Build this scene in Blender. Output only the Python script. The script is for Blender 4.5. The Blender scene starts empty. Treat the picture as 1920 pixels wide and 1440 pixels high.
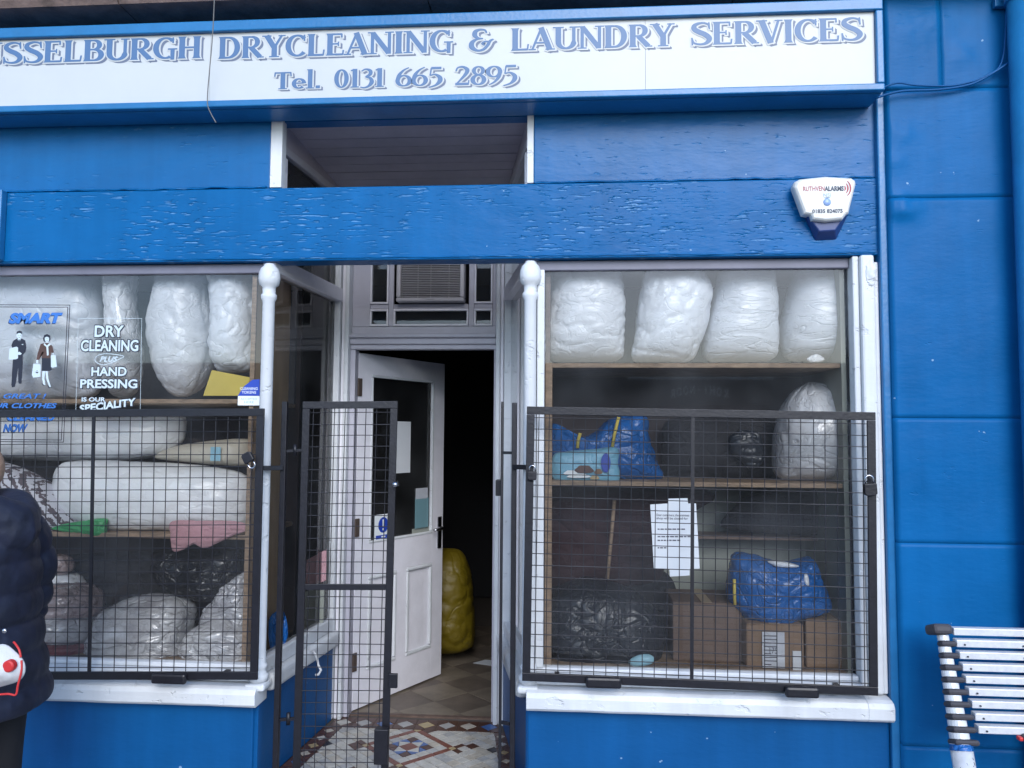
import bpy, bmesh, math, random
from mathutils import Vector, Matrix, noise
R = math.radians
random.seed(7)
scene = bpy.context.scene
COL = scene.collection

# ------------------------------------------------------------------ camera
FPX = 1450.0
CAM = Vector((0.0, -3.32, 1.52))
YAW, PITCH, ROLL = R(4.262), R(3.753), R(0.396)
_F = Vector((-math.sin(YAW)*math.cos(PITCH), math.cos(YAW)*math.cos(PITCH), math.sin(PITCH)))
_R0 = Vector((math.cos(YAW), math.sin(YAW), 0))
_U0 = _R0.cross(_F)
_R = _R0*math.cos(ROLL) + _U0*math.sin(ROLL)
_U = _U0*math.cos(ROLL) - _R0*math.sin(ROLL)
cd = bpy.data.cameras.new('camera')
cam = bpy.data.objects.new('camera', cd); COL.objects.link(cam)
m3 = Matrix((_R, _U, -_F)).transposed()
cam.matrix_world = Matrix.Translation(CAM) @ m3.to_4x4()
cd.sensor_width = 36.0
cd.lens = FPX/1920*36.0
cd.clip_start = 0.05; cd.clip_end = 500
scene.camera = cam

# ------------------------------------------------------------------ sky, sun, exposure
SUN_EL, SUN_AZ = R(30), R(13)          # sun behind the camera, a little to the right of the street's normal
w = bpy.data.worlds.new('World'); scene.world = w; w.use_nodes = True
nt = w.node_tree
bg = nt.nodes['Background']
sky = nt.nodes.new('ShaderNodeTexSky'); sky.sky_type = 'NISHITA'; sky.sun_disc = False
sky.sun_elevation = SUN_EL; sky.sun_rotation = R(180) - SUN_AZ
sky.air_density = 1.0; sky.dust_density = 0.7; sky.ozone_density = 3.5
nt.links.new(sky.outputs[0], bg.inputs[0]); bg.inputs[1].default_value = 0.15
sd = bpy.data.lights.new('sun', 'SUN'); sun = bpy.data.objects.new('sun', sd); COL.objects.link(sun)
sd.energy = 1.0; sd.angle = R(34); sd.color = (1.0, 0.985, 0.965)
# direction light travels: from (-Y side, up) towards the shop
dirv = Vector((math.sin(SUN_AZ)*-1*math.cos(SUN_EL)*-1, -math.cos(SUN_AZ)*math.cos(SUN_EL), math.sin(SUN_EL)))
sun.rotation_euler = dirv.to_track_quat('Z', 'Y').to_euler()
sun.location = (-4, -8, 12)
scene.view_settings.view_transform = 'Standard'
scene.view_settings.look = 'None'
scene.view_settings.exposure = 1.2
scene.view_settings.gamma = 1.0
scene.view_settings.use_curve_mapping = False
scene.render.engine = 'CYCLES'
scene.cycles.max_bounces = 8
scene.cycles.transparent_max_bounces = 12

# ------------------------------------------------------------------ helpers
def at(px, py, Y):
    """point on the plane y = Y that the photograph shows at this pixel"""
    d = _F + _R*((px-960)/FPX) - _U*((py-720)/FPX)
    return CAM + d*((Y-CAM.y)/d.y)
def ground(px, py, z=0.0):
    d = _F + _R*((px-960)/FPX) - _U*((py-720)/FPX)
    return CAM + d*((z-CAM.z)/d.z)

MATS = {}
def mat(name, col, rough=0.5, metal=0.0, var=0.0, vscale=6.0, bump=0.0, bscale=40.0, stretch=(1,1,1), coat=0.0, spec=0.5, kind=None, col2=None):
    m = bpy.data.materials.new(name); m.use_nodes = True
    n = m.node_tree; N = n.nodes; L = n.links
    b = N['Principled BSDF']
    b.inputs['Base Color'].default_value = (*col, 1)
    b.inputs['Roughness'].default_value = rough
    b.inputs['Metallic'].default_value = metal
    b.inputs['Specular IOR Level'].default_value = spec
    if coat: b.inputs['Coat Weight'].default_value = coat; b.inputs['Coat Roughness'].default_value = 0.15
    tc = N.new('ShaderNodeTexCoord'); geo = N.new('ShaderNodeNewGeometry')
    mp = N.new('ShaderNodeMapping'); mp.inputs['Scale'].default_value = stretch
    L.new(geo.outputs['Position'], mp.inputs[0])
    if var or col2:
        t = N.new('ShaderNodeTexNoise'); t.inputs['Scale'].default_value = vscale; t.inputs['Detail'].default_value = 5; t.inputs['Roughness'].default_value = .65
        L.new(mp.outputs[0], t.inputs['Vector'])
        r = N.new('ShaderNodeValToRGB')
        c2 = col2 or tuple(c*(1-var) for c in col)
        c1 = col if col2 else tuple(min(1, c*(1+var*.6)) for c in col)
        r.color_ramp.elements[0].position = .35; r.color_ramp.elements[1].position = .65
        r.color_ramp.elements[0].color = (*c2, 1); r.color_ramp.elements[1].color = (*c1, 1)
        L.new(t.outputs[0], r.inputs[0]); L.new(r.outputs[0], b.inputs['Base Color'])
    if bump:
        t = N.new('ShaderNodeTexNoise'); t.inputs['Scale'].default_value = bscale; t.inputs['Detail'].default_value = 4
        L.new(mp.outputs[0], t.inputs['Vector'])
        bp = N.new('ShaderNodeBump'); bp.inputs['Strength'].default_value = bump; bp.inputs['Distance'].default_value = 0.01
        L.new(t.outputs[0], bp.inputs['Height']); L.new(bp.outputs[0], b.inputs['Normal'])
    MATS[name] = m
    return m

def flaky_paint(name, col, rough, crack=1.0, dens=.62, zs=70.0, xs=9.0, wave=.5, dirt=None, bigs=2.2, sp0=.2, pale=0.0):
    """gloss paint with brush waviness and short horizontal flaked cracks, in patches"""
    m = mat(name, col, rough, spec=sp0); n = m.node_tree; N = n.nodes; L = n.links; b = N['Principled BSDF']
    geo = N.new('ShaderNodeNewGeometry')
    def mapped(s):
        q = N.new('ShaderNodeMapping'); q.inputs['Scale'].default_value = s; L.new(geo.outputs['Position'], q.inputs[0]); return q.outputs[0]
    def nz(vec, sc, det=3, rg=.5):
        t = N.new('ShaderNodeTexNoise'); t.inputs['Scale'].default_value = sc; t.inputs['Detail'].default_value = det; t.inputs['Roughness'].default_value = rg
        L.new(vec, t.inputs['Vector']); return t.outputs[0]
    def ramp(x, a, c):
        r = N.new('ShaderNodeMapRange'); r.inputs['From Min'].default_value = a; r.inputs['From Max'].default_value = c
        L.new(x, r.inputs['Value']); return r.outputs[0]
    def math_(op, a, c):
        q = N.new('ShaderNodeMath'); q.operation = op
        for i, v in enumerate((a, c)):
            if isinstance(v, (int, float)): q.inputs[i].default_value = v
            else: L.new(v, q.inputs[i])
        return q.outputs[0]
    cr = ramp(nz(mapped((xs, xs, zs)), 1.0, 4, .55), dens, dens+.05)
    mask = ramp(nz(mapped((1, 1, 1.6)), bigs, 4, .65), .44, .60)
    cr = math_('MULTIPLY', cr, mask)
    big = nz(mapped((2.5, 2.5, 5)), 1.0, 4)
    fine = nz(mapped((30, 30, 90)), 1.0, 3)
    h = math_('ADD', math_('MULTIPLY', cr, -.55*crack), math_('ADD', math_('MULTIPLY', big, wave), math_('MULTIPLY', fine, .10)))
    bp = N.new('ShaderNodeBump'); bp.inputs['Strength'].default_value = .75; bp.inputs['Distance'].default_value = 0.009
    L.new(h, bp.inputs['Height']); L.new(bp.outputs[0], b.inputs['Normal'])
    # small colour wander and pale scuffs
    v = ramp(nz(mapped((1.5, 1.5, 2.5)), 1.0, 5, .6), .3, .7)
    v = math_('ADD', math_('MULTIPLY', v, .6), math_('MULTIPLY', ramp(nz(mapped((9, 9, .7)), 1.0, 4, .6), .35, .7), .4))
    mx = N.new('ShaderNodeMix'); mx.data_type = 'RGBA'
    mx.inputs[6].default_value = (*[c*.78 for c in col], 1); mx.inputs[7].default_value = (*[min(1, c*1.14+.002) for c in col], 1)
    L.new(v, mx.inputs[0])
    out = mx.outputs[2]
    sp = ramp(nz(mapped((26, 26, 30)), 1.0, 2), .765, .78)
    m2 = N.new('ShaderNodeMix'); m2.data_type = 'RGBA'; m2.inputs[7].default_value = (*(dirt or (.35, .5, .65)), 1)
    L.new(math_('MULTIPLY', sp, .6), m2.inputs[0]); L.new(out, m2.inputs[6])
    out = m2.outputs[2]
    if pale:  # streaks below each crack: bared undercoat, plus skylight on the lip painted in
        q = N.new('ShaderNodeVectorMath'); q.inputs[1].default_value = (0, 0, .0035); L.new(geo.outputs['Position'], q.inputs[0])
        q2 = N.new('ShaderNodeMapping'); q2.inputs['Scale'].default_value = (xs, xs, zs); L.new(q.outputs[0], q2.inputs[0])
        c2 = math_('MULTIPLY', ramp(nz(q2.outputs[0], 1.0, 4, .55), dens+.02, dens+.05), mask)
        m3 = N.new('ShaderNodeMix'); m3.data_type = 'RGBA'; m3.inputs[7].default_value = (.22, .42, .68, 1)
        L.new(math_('MULTIPLY', c2, pale), m3.inputs[0]); L.new(out, m3.inputs[6]); out = m3.outputs[2]
    L.new(out, b.inputs['Base Color'])
    return m

BLUE = (0.002, 0.108, 0.305)
flaky_paint('blue_beam', BLUE, .30, 1.1, .58, 105, 13, 1.2, sp0=.12, pale=.6)
flaky_paint('blue_upper', BLUE,   .36, .6, .63, 80, 14, 1.6, sp0=.26, pale=.3)
flaky_paint('blue_wall', (0.002, .104, .295), .38, .25, .68, 40, 14, .8, bigs=1.2, sp0=.10)
flaky_paint('blue_riser', (0.002, .080, .245), .42, .2, .70, 40, 18, .3)
flaky_paint('white_paint', (.66, .68, .70), .36, 1.0, .60, 22, 16, .25, dirt=(.45, .45, .42), bigs=5)
mat('white_inner', (.78, .77, .82), .45, var=.05, vscale=9, bump=.15, bscale=30)
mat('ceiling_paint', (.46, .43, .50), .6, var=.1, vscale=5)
mat('blue_trim', (.013, .145, .35), .3, var=.12, vscale=8, bump=.1, bscale=60)
mat('sign_white', (.49, .515, .525), .4, var=.03, vscale=3)
mat('letter_blue', (.065, .142, .285), .45)
mat('letter_shadow', (.125, .155, .23), .5)
mat('black_metal', (.008, .008, .013), .42, var=.3, vscale=30, bump=.12, bscale=90)
mat('black_wire', (.014, .014, .02), .45)
mat('chrome', (.55, .55, .58), .22, 1.0)
mat('brass_brown', (.12, .09, .075), .5, .4)
mat('wood_edge', (.30, .21, .14), .6, var=.35, vscale=14, stretch=(1, 1, 4), bump=.2)
mat('wood_dark', (.13, .085, .065), .6, var=.35, vscale=14, stretch=(1, 1, 4))
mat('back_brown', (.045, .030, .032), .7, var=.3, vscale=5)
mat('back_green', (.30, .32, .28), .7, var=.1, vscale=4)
mat('side_brown', (.52, .35, .215), .55, var=.15, vscale=3, stretch=(3, 3, .7))
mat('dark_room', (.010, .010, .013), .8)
mat('stone', (.16, .115, .105), .85, var=.35, vscale=9, bump=.5, bscale=45)
mat('sandstone', (.36, .31, .26), .9, var=.25, vscale=3, bump=.3)
mat('asphalt', (.05, .05, .052), .9, var=.3, vscale=20, bump=.4)
mat('pavement', (.33, .32, .31), .9, var=.25, vscale=8, bump=.3)
mat('concrete', (.20, .20, .20), .85, var=.2)
mat('slate', (.16, .16, .17), .6)
mat('window_head_shaded', (.17, .17, .22), .5, var=.1)  # white head rail; the beam's shade is put into this grey
mat('frame_grey', (.47, .46, .52), .45, var=.06, vscale=8)
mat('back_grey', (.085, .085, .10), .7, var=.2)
mat('shop_green', (.03, .05, .045), .4, var=.2)
mat('pale_letter', (.82, .82, .78), .6)
mat('navy_cloth', (.009, .013, .033), .6, var=.35, vscale=14, bump=.35, bscale=22)
mat('black_cloth', (.008, .008, .011), .8, var=.2, bump=.2)
mat('skin', (.42, .235, .165), .55, var=.1, vscale=20)
mat('hair', (.36, .225, .155), .65, var=.2, vscale=60, bump=.3, bscale=140)
mat('mask_white', (.60, .61, .62), .75, bump=.15, bscale=200)
mat('red_plastic', (.55, .03, .03), .45)
mat('black_rubber', (.02, .02, .022), .6)
mat('aluminium', (.66, .67, .69), .35, .15, var=.10, vscale=40)
mat('ladder_grey', (.045, .043, .052), .6)
mat('cream_plastic', (.62, .62, .60), .35)
mat('alarm_blue', (.018, .042, .16), .4)
mat('lens_blue', (.25, .36, .62), .25)
mat('print_red', (.36, .04, .06), .5)
mat('print_dark', (.035, .05, .085), .5)
mat('print_paleblue', (.32, .46, .62), .5)
mat('paper', (.62, .645, .67), .7, var=.03)
mat('paper_ink', (.10, .10, .12), .7)
mat('paper_yellow', (.62, .49, .10), .7, var=.06)
mat('sticker_blue', (.02, .06, .40), .4)
mat('sticker_white', (.78, .82, .84), .45)
mat('sticker_teal', (.16, .30, .34), .5)
mat('poster_blue', (.035, .16, .50), .45)
mat('poster_black', (.012, .014, .028), .5)
mat('poster_pale', (.55, .64, .68), .5)
mat('ac_white', (.50, .48, .50), .5, var=.1)
mat('ac_dark', (.05, .05, .06), .6)
mat('tile_cream', (.50, .485, .44), .35, var=.16, vscale=18)
mat('tile_cream_grey', (.40, .40, .39), .35, var=.2, vscale=18)
mat('tile_cream_warm', (.47, .43, .36), .35, var=.2, vscale=18)
mat('tile_brown', (.085, .04, .03), .35, var=.25, vscale=25)
mat('tile_red', (.19, .065, .045), .35, var=.2, vscale=25)
mat('tile_blue', (.07, .15, .36), .3, var=.2, vscale=25)
mat('tile_black', (.018, .016, .018), .3)
mat('tile_buff', (.42, .33, .18), .35, var=.2)
mat('grout', (.10, .085, .075), .9)
mat('slab_light', (.20, .165, .125), .5, var=.25, vscale=7)
mat('slab_dark', (.135, .108, .085), .5, var=.25, vscale=7)
mat('cardboard', (.22, .14, .085), .8, var=.12, vscale=8)
mat('cardboard_grey', (.15, .10, .075), .8, var=.12, vscale=8)
mat('tape', (.36, .25, .14), .3)
mat('steel_grey', (.30, .31, .33), .5)
def plastic(name, col, rough=.3, bump=.5, bscale=26, stretch=(1, 1, 1), var=.06, trans=0.0, sheen=.5, sss=0.0, coat=0.0, col2=None):
    m = mat(name, col, rough, var=var, vscale=4, spec=sheen, coat=coat, col2=col2); n = m.node_tree; N = n.nodes; L = n.links; b = N['Principled BSDF']
    geo = N.new('ShaderNodeNewGeometry'); mp = N.new('ShaderNodeMapping'); mp.inputs['Scale'].default_value = stretch
    L.new(geo.outputs['Position'], mp.inputs[0])
    if sss:
        b.inputs['Subsurface Weight'].default_value = sss; b.inputs['Subsurface Radius'].default_value = (1, 1, 1); b.inputs['Subsurface Scale'].default_value = .025
    hs = []
    for sc, k, off in ((bscale*.40, 1.3, 0.0), (bscale, .7, 3.3), (bscale*2.1, .16, 7.7)):
        t = N.new('ShaderNodeTexNoise'); t.inputs['Scale'].default_value = sc; t.inputs['Detail'].default_value = 1.5; t.inputs['Distortion'].default_value = .8
        ad = N.new('ShaderNodeVectorMath'); ad.inputs[1].default_value = (off, off*1.3, off*.7); L.new(mp.outputs[0], ad.inputs[0]); L.new(ad.outputs[0], t.inputs['Vector'])
        su = N.new('ShaderNodeMath'); su.operation = 'SUBTRACT'; su.inputs[1].default_value = .5; L.new(t.outputs[0], su.inputs[0])
        ab = N.new('ShaderNodeMath'); ab.operation = 'ABSOLUTE'; L.new(su.outputs[0], ab.inputs[0])
        mr = N.new('ShaderNodeMapRange'); mr.interpolation_type = 'SMOOTHSTEP'; mr.inputs['From Max'].default_value = .035; mr.inputs['To Max'].default_value = k; L.new(ab.outputs[0], mr.inputs['Value'])
        hs.append(mr.outputs[0])
    x = hs[0]
    for y in hs[1:]:
        ad = N.new('ShaderNodeMath'); ad.operation = 'ADD'; L.new(x, ad.inputs[0]); L.new(y, ad.inputs[1]); x = ad.outputs[0]
    bp = N.new('ShaderNodeBump'); bp.inputs['Strength'].default_value = min(1, bump*.7); bp.inputs['Distance'].default_value = .006
    L.new(x, bp.inputs['Height']); L.new(bp.outputs[0], b.inputs['Normal'])
    return m
plastic('bag_white', (.70, .73, .78), .30, .5, 20, (1, 1, 1.3), sss=.15, coat=.25)
plastic('bag_white_soft', (.67, .69, .73), .30, .5, 20, (1, 1, 1.4), sss=.15, coat=.25)
plastic('bag_grey', (.58, .61, .67), .28, .5, 18, sss=.3, coat=.3)
plastic('bag_clear_brown', (.52, .43, .42), .2, 1.0, 20, coat=.8, col2=(.22, .13, .13))
plastic('bag_clear_grey', (.70, .71, .74), .2, .9, 18, sss=.3, coat=.6)
plastic('clear_wrap', (.80, .82, .86), .16, 1.2, 17, (.8, 1, 1.5), coat=1.0, col2=(.36, .36, .40))
plastic('roll_white', (.88, .90, .93), .3, .6, 12, (.7, 1, 1.5), sss=.3, coat=.5)
plastic('bag_beige', (.62, .57, .47), .4, .4)
plastic('duvet_white', (.67, .70, .75), .32, .7, 18, (.5, 1, 2.4), sss=.15, coat=.25)
plastic('bag_black', (.009, .010, .014), .24, .9, 13)
plastic('bag_charcoal', (.016, .020, .028), .32, .8, 12)
plastic('bag_blue', (.005, .11, .38), .26, .9, 16)
plastic('bag_lightblue', (.17, .41, .56), .35, .3)
plastic('bag_yellow', (.16, .115, .005), .5, .5, 8)
plastic('cloth_pink', (.50, .29, .32), .7, .5, 30)
plastic('cloth_green', (.04, .33, .11), .4, .5, 30)
plastic('cloth_red', (.22, .055, .07), .6, .7, 60)
plastic('cloth_dark', (.012, .012, .016), .8, .5, 20)
plastic('cloth_maroon', (.035, .012, .016), .8, .4, 14)
plastic('mask_packet', (.30, .55, .66), .4, .2)

def check_cloth():
    m = mat('check_cloth', (.6, .58, .62), .7, bump=.4, bscale=30); n = m.node_tree; N = n.nodes; L = n.links; b = N['Principled BSDF']
    geo = N.new('ShaderNodeNewGeometry'); mp = N.new('ShaderNodeMapping'); mp.inputs['Rotation'].default_value = (0, R(40), 0); mp.inputs['Scale'].default_value = (1, 1, 1)
    L.new(geo.outputs['Position'], mp.inputs[0])
    wv = N.new('ShaderNodeTexWave'); wv.wave_type = 'BANDS'; wv.bands_direction = 'X'; wv.inputs['Scale'].default_value = 11; wv.inputs['Distortion'].default_value = 5; wv.inputs['Detail Scale'].default_value = 4; wv.inputs['Detail'].default_value = 3
    L.new(mp.outputs[0], wv.inputs[0])
    r = N.new('ShaderNodeValToRGB'); r.color_ramp.elements[0].position = .3; r.color_ramp.elements[1].position = .5
    r.color_ramp.elements[0].color = (.10, .075, .09, 1); r.color_ramp.elements[1].color = (.60, .60, .66, 1)
    L.new(wv.outputs[0], r.inputs[0]); L.new(r.outputs[0], b.inputs['Base Color'])
check_cloth()

def glass():
    m = bpy.data.materials.new('window_glass'); m.use_nodes = True
    N = m.node_tree.nodes; L = m.node_tree.links; N.remove(N['Principled BSDF'])
    t = N.new('ShaderNodeBsdfTransparent'); t.inputs[0].default_value = (.97, .98, .98, 1)
    g = N.new('ShaderNodeBsdfGlossy'); g.inputs['Roughness'].default_value = 0.02
    d = N.new('ShaderNodeBsdfDiffuse'); d.inputs[0].default_value = (.75, .78, .82, 1)
    f = N.new('ShaderNodeFresnel'); f.inputs['IOR'].default_value = 1.62
    mx = N.new('ShaderNodeMixShader'); L.new(f.outputs[0], mx.inputs[0]); L.new(t.outputs[0], mx.inputs[1]); L.new(g.outputs[0], mx.inputs[2])
    # thin uneven film of street dust on the pane
    geo = N.new('ShaderNodeNewGeometry'); z = N.new('ShaderNodeTexNoise'); z.inputs['Scale'].default_value = 2.5; z.inputs['Detail'].default_value = 5
    L.new(geo.outputs['Position'], z.inputs['Vector'])
    mr = N.new('ShaderNodeMapRange'); mr.inputs['From Min'].default_value = .35; mr.inputs['From Max'].default_value = .7; mr.inputs['To Min'].default_value = .01; mr.inputs['To Max'].default_value = .045
    L.new(z.outputs[0], mr.inputs['Value'])
    m2 = N.new('ShaderNodeMixShader'); L.new(mr.outputs[0], m2.inputs[0]); L.new(mx.outputs[0], m2.inputs[1]); L.new(d.outputs[0], m2.inputs[2])
    L.new(m2.outputs[0], N['Material Output'].inputs[0])
    MATS['window_glass'] = m
glass()

def thing(name, label, cat, loc=(0, 0, 0), group=None, rotz=0, kind=None):
    o = bpy.data.objects.new(name, None); COL.objects.link(o)
    o.location = loc; o.rotation_euler = (0, 0, rotz); o.empty_display_size = .1
    if label: o['label'] = label
    if cat: o['category'] = cat
    if group: o['group'] = group
    if kind: o['kind'] = kind
    return o
def tag(o, label, cat, group=None):
    o['label'] = label; o['category'] = cat
    if group: o['group'] = group
    return o
def wmat(o):
    M = Matrix.LocRotScale(o.location, o.rotation_euler, o.scale)
    return wmat(o.parent) @ M if o.parent else M

class MB:
    def __init__(s): s.v = []; s.f = []; s.mi = []; s.cur = 0
    def add(s, vs, fs):
        k = len(s.v); s.v += [Vector(a) for a in vs]; s.f += [tuple(i+k for i in f) for f in fs]; s.mi += [s.cur]*len(fs)
        return s
    def box(s, x0, x1, y0, y1, z0, z1):
        return s.hexa([(x0,y0,z0),(x1,y0,z0),(x1,y1,z0),(x0,y1,z0),(x0,y0,z1),(x1,y0,z1),(x1,y1,z1),(x0,y1,z1)])
    def hexa(s, p):
        return s.add(p, [(0,3,2,1),(4,5,6,7),(0,1,5,4),(1,2,6,5),(2,3,7,6),(3,0,4,7)])
    def bar(s, a, b, wx, wy, up=(0, 0, 1)):
        """square bar from a to b"""
        a, b = Vector(a), Vector(b); t = (b-a).normalized(); u = Vector(up)
        if abs(t.dot(u)) > .95: u = Vector((0, 1, 0))
        p = t.cross(u).normalized(); q = p.cross(t)
        c = [(-wx/2, -wy/2), (wx/2, -wy/2), (wx/2, wy/2), (-wx/2, wy/2)]
        vs = [e + p*i + q*j for e in (a, b) for i, j in c]
        return s.add(vs, [(3,2,1,0),(4,5,6,7),(0,1,5,4),(1,2,6,5),(2,3,7,6),(3,0,4,7)])
    def tube(s, pts, r, n=10, caps=True):
        pts = [Vector(p) for p in pts]; m = len(pts)
        rs = r if isinstance(r, (list, tuple)) else [r]*m
        rings = []; prev = None
        for i, p in enumerate(pts):
            t = (pts[min(i+1, m-1)] - pts[max(i-1, 0)]).normalized()
            if prev is None:
                u = Vector((0, 0, 1)) if abs(t.z) < .9 else Vector((0, 1, 0))
                prev = (u - t*u.dot(t)).normalized()
            else: prev = (prev - t*prev.dot(t)).normalized()
            q = t.cross(prev)
            rings.append([p + (prev*math.cos(2*math.pi*k/n) + q*math.sin(2*math.pi*k/n))*rs[i] for k in range(n)])
        vs = [v for g in rings for v in g]
        fs = [(i*n+k, i*n+(k+1) % n, (i+1)*n+(k+1) % n, (i+1)*n+k) for i in range(m-1) for k in range(n)]
        if caps: fs += [tuple(range(n-1, -1, -1)), tuple((m-1)*n+k for k in range(n))]
        return s.add(vs, fs)
    def lathe(s, cx, cy, prof, n=24):
        return s.tube([(cx, cy, z) for z, r in prof], [r for z, r in prof], n)
    def prism(s, poly, y0, y1):
        """polygon in x,z extruded along y"""
        n = len(poly)
        vs = [(x, y0, z) for x, z in poly] + [(x, y1, z) for x, z in poly]
        return s.add(vs, [tuple(range(n)), tuple(range(2*n-1, n-1, -1))] + [(i, i+n, (i+1) % n+n, (i+1) % n) for i in range(n)])
    def vprism(s, poly, z0, z1):
        n = len(poly)
        vs = [(x, y, z0) for x, y in poly] + [(x, y, z1) for x, y in poly]
        return s.add(vs, [tuple(range(n-1, -1, -1)), tuple(range(n, 2*n))] + [(i, (i+1) % n, (i+1) % n+n, i+n) for i in range(n)])
    def ellipsoid(s, c, r, nu=20, nv=12, e=1.0):
        c = Vector(c); vs = []; fs = []
        for j in range(1, nv):
            ph = math.pi*j/nv - math.pi/2
            for i in range(nu):
                th = 2*math.pi*i/nu
                vs.append(c + Vector((r[0]*math.cos(ph)*math.cos(th), r[1]*math.cos(ph)*math.sin(th), r[2]*math.sin(ph))))
        b = len(vs); vs += [c - Vector((0, 0, r[2])), c + Vector((0, 0, r[2]))]
        for j in range(nv-2):
            for i in range(nu): fs.append((j*nu+i, j*nu+(i+1) % nu, (j+1)*nu+(i+1) % nu, (j+1)*nu+i))
        for i in range(nu): fs += [(b, (i+1) % nu, i), (b+1, (nv-2)*nu+i, (nv-2)*nu+(i+1) % nu)]
        return s.add(vs, fs)
    def build(s, name, m, parent=None, bevel=0.0, smooth=False, local=False, fixn=True, segs=2):
        me = bpy.data.meshes.new(name)
        vs = s.v; loc = Vector((0, 0, 0))
        if parent is not None and not local:
            I = wmat(parent).inverted(); vs = [I @ v for v in vs]
        elif parent is None:
            xs = [v.x for v in vs]; ys = [v.y for v in vs]; zs = [v.z for v in vs]
            loc = Vector(((min(xs)+max(xs))/2, (min(ys)+max(ys))/2, min(zs))); vs = [v-loc for v in vs]
        me.from_pydata([tuple(v) for v in vs], [], s.f)
        ms = m if isinstance(m, (list, tuple)) else [m]
        for k in ms: me.materials.append(MATS[k])
        if len(ms) > 1:
            for p, i in zip(me.polygons, s.mi): p.material_index = i
        if fixn:
            bm = bmesh.new(); bm.from_mesh(me); bmesh.ops.recalc_face_normals(bm, faces=bm.faces); bm.to_mesh(me); bm.free()
        if smooth:
            for p in me.polygons: p.use_smooth = True
        o = bpy.data.objects.new(name, me); COL.objects.link(o); o.location = loc
        if parent is not None: o.parent = parent
        if bevel:
            bv = o.modifiers.new('bevel', 'BEVEL'); bv.width = bevel; bv.segments = segs; bv.limit_method = 'ANGLE'; bv.angle_limit = R(40)
        return o

def catmull(pts, per=8, closed=True):
    n = len(pts); out = []
    rng = range(n) if closed else range(n-1)
    D = len(pts[0])
    for i in rng:
        g = (lambda k: pts[k % n]) if closed else (lambda k: pts[min(max(k, 0), n-1)])
        a, b, c, d = g(i-1), g(i), g(i+1), g(i+2)
        for k in range(per):
            t = k/per
            out.append(tuple(.5*(2*b[j] + (c[j]-a[j])*t + (2*a[j]-5*b[j]+4*c[j]-d[j])*t*t + (3*b[j]-a[j]-3*c[j]+d[j])*t**3) for j in range(D)))
    if not closed: out.append(tuple(pts[-1]))
    return out

def crease(p, s):
    v = 0; a = 1.0
    w_ = Vector((noise.noise(p*s*.5), noise.noise(p*s*.5+Vector((9, 2, 4))), noise.noise(p*s*.5+Vector((3, 8, 1)))))*.35/s
    for o in range(3):
        k = abs(noise.noise((p+w_)*s + Vector((7.3*o, 3.1*o, 5.7*o))))
        v -= a*math.exp(-k*8.5); s *= 1.9; a *= .55
    return v

def extents(pts, v, ax):
    """smallest and largest crossing of the closed outline with the line where coordinate ax equals v"""
    xs = []
    n = len(pts)
    for i in range(n):
        p, q = pts[i], pts[(i+1) % n]
        if (p[ax] <= v < q[ax]) or (q[ax] <= v < p[ax]):
            t = (v-p[ax])/(q[ax]-p[ax]); xs.append(p[1-ax]+(q[1-ax]-p[1-ax])*t)
    return (min(xs), max(xs)) if xs else None

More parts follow.
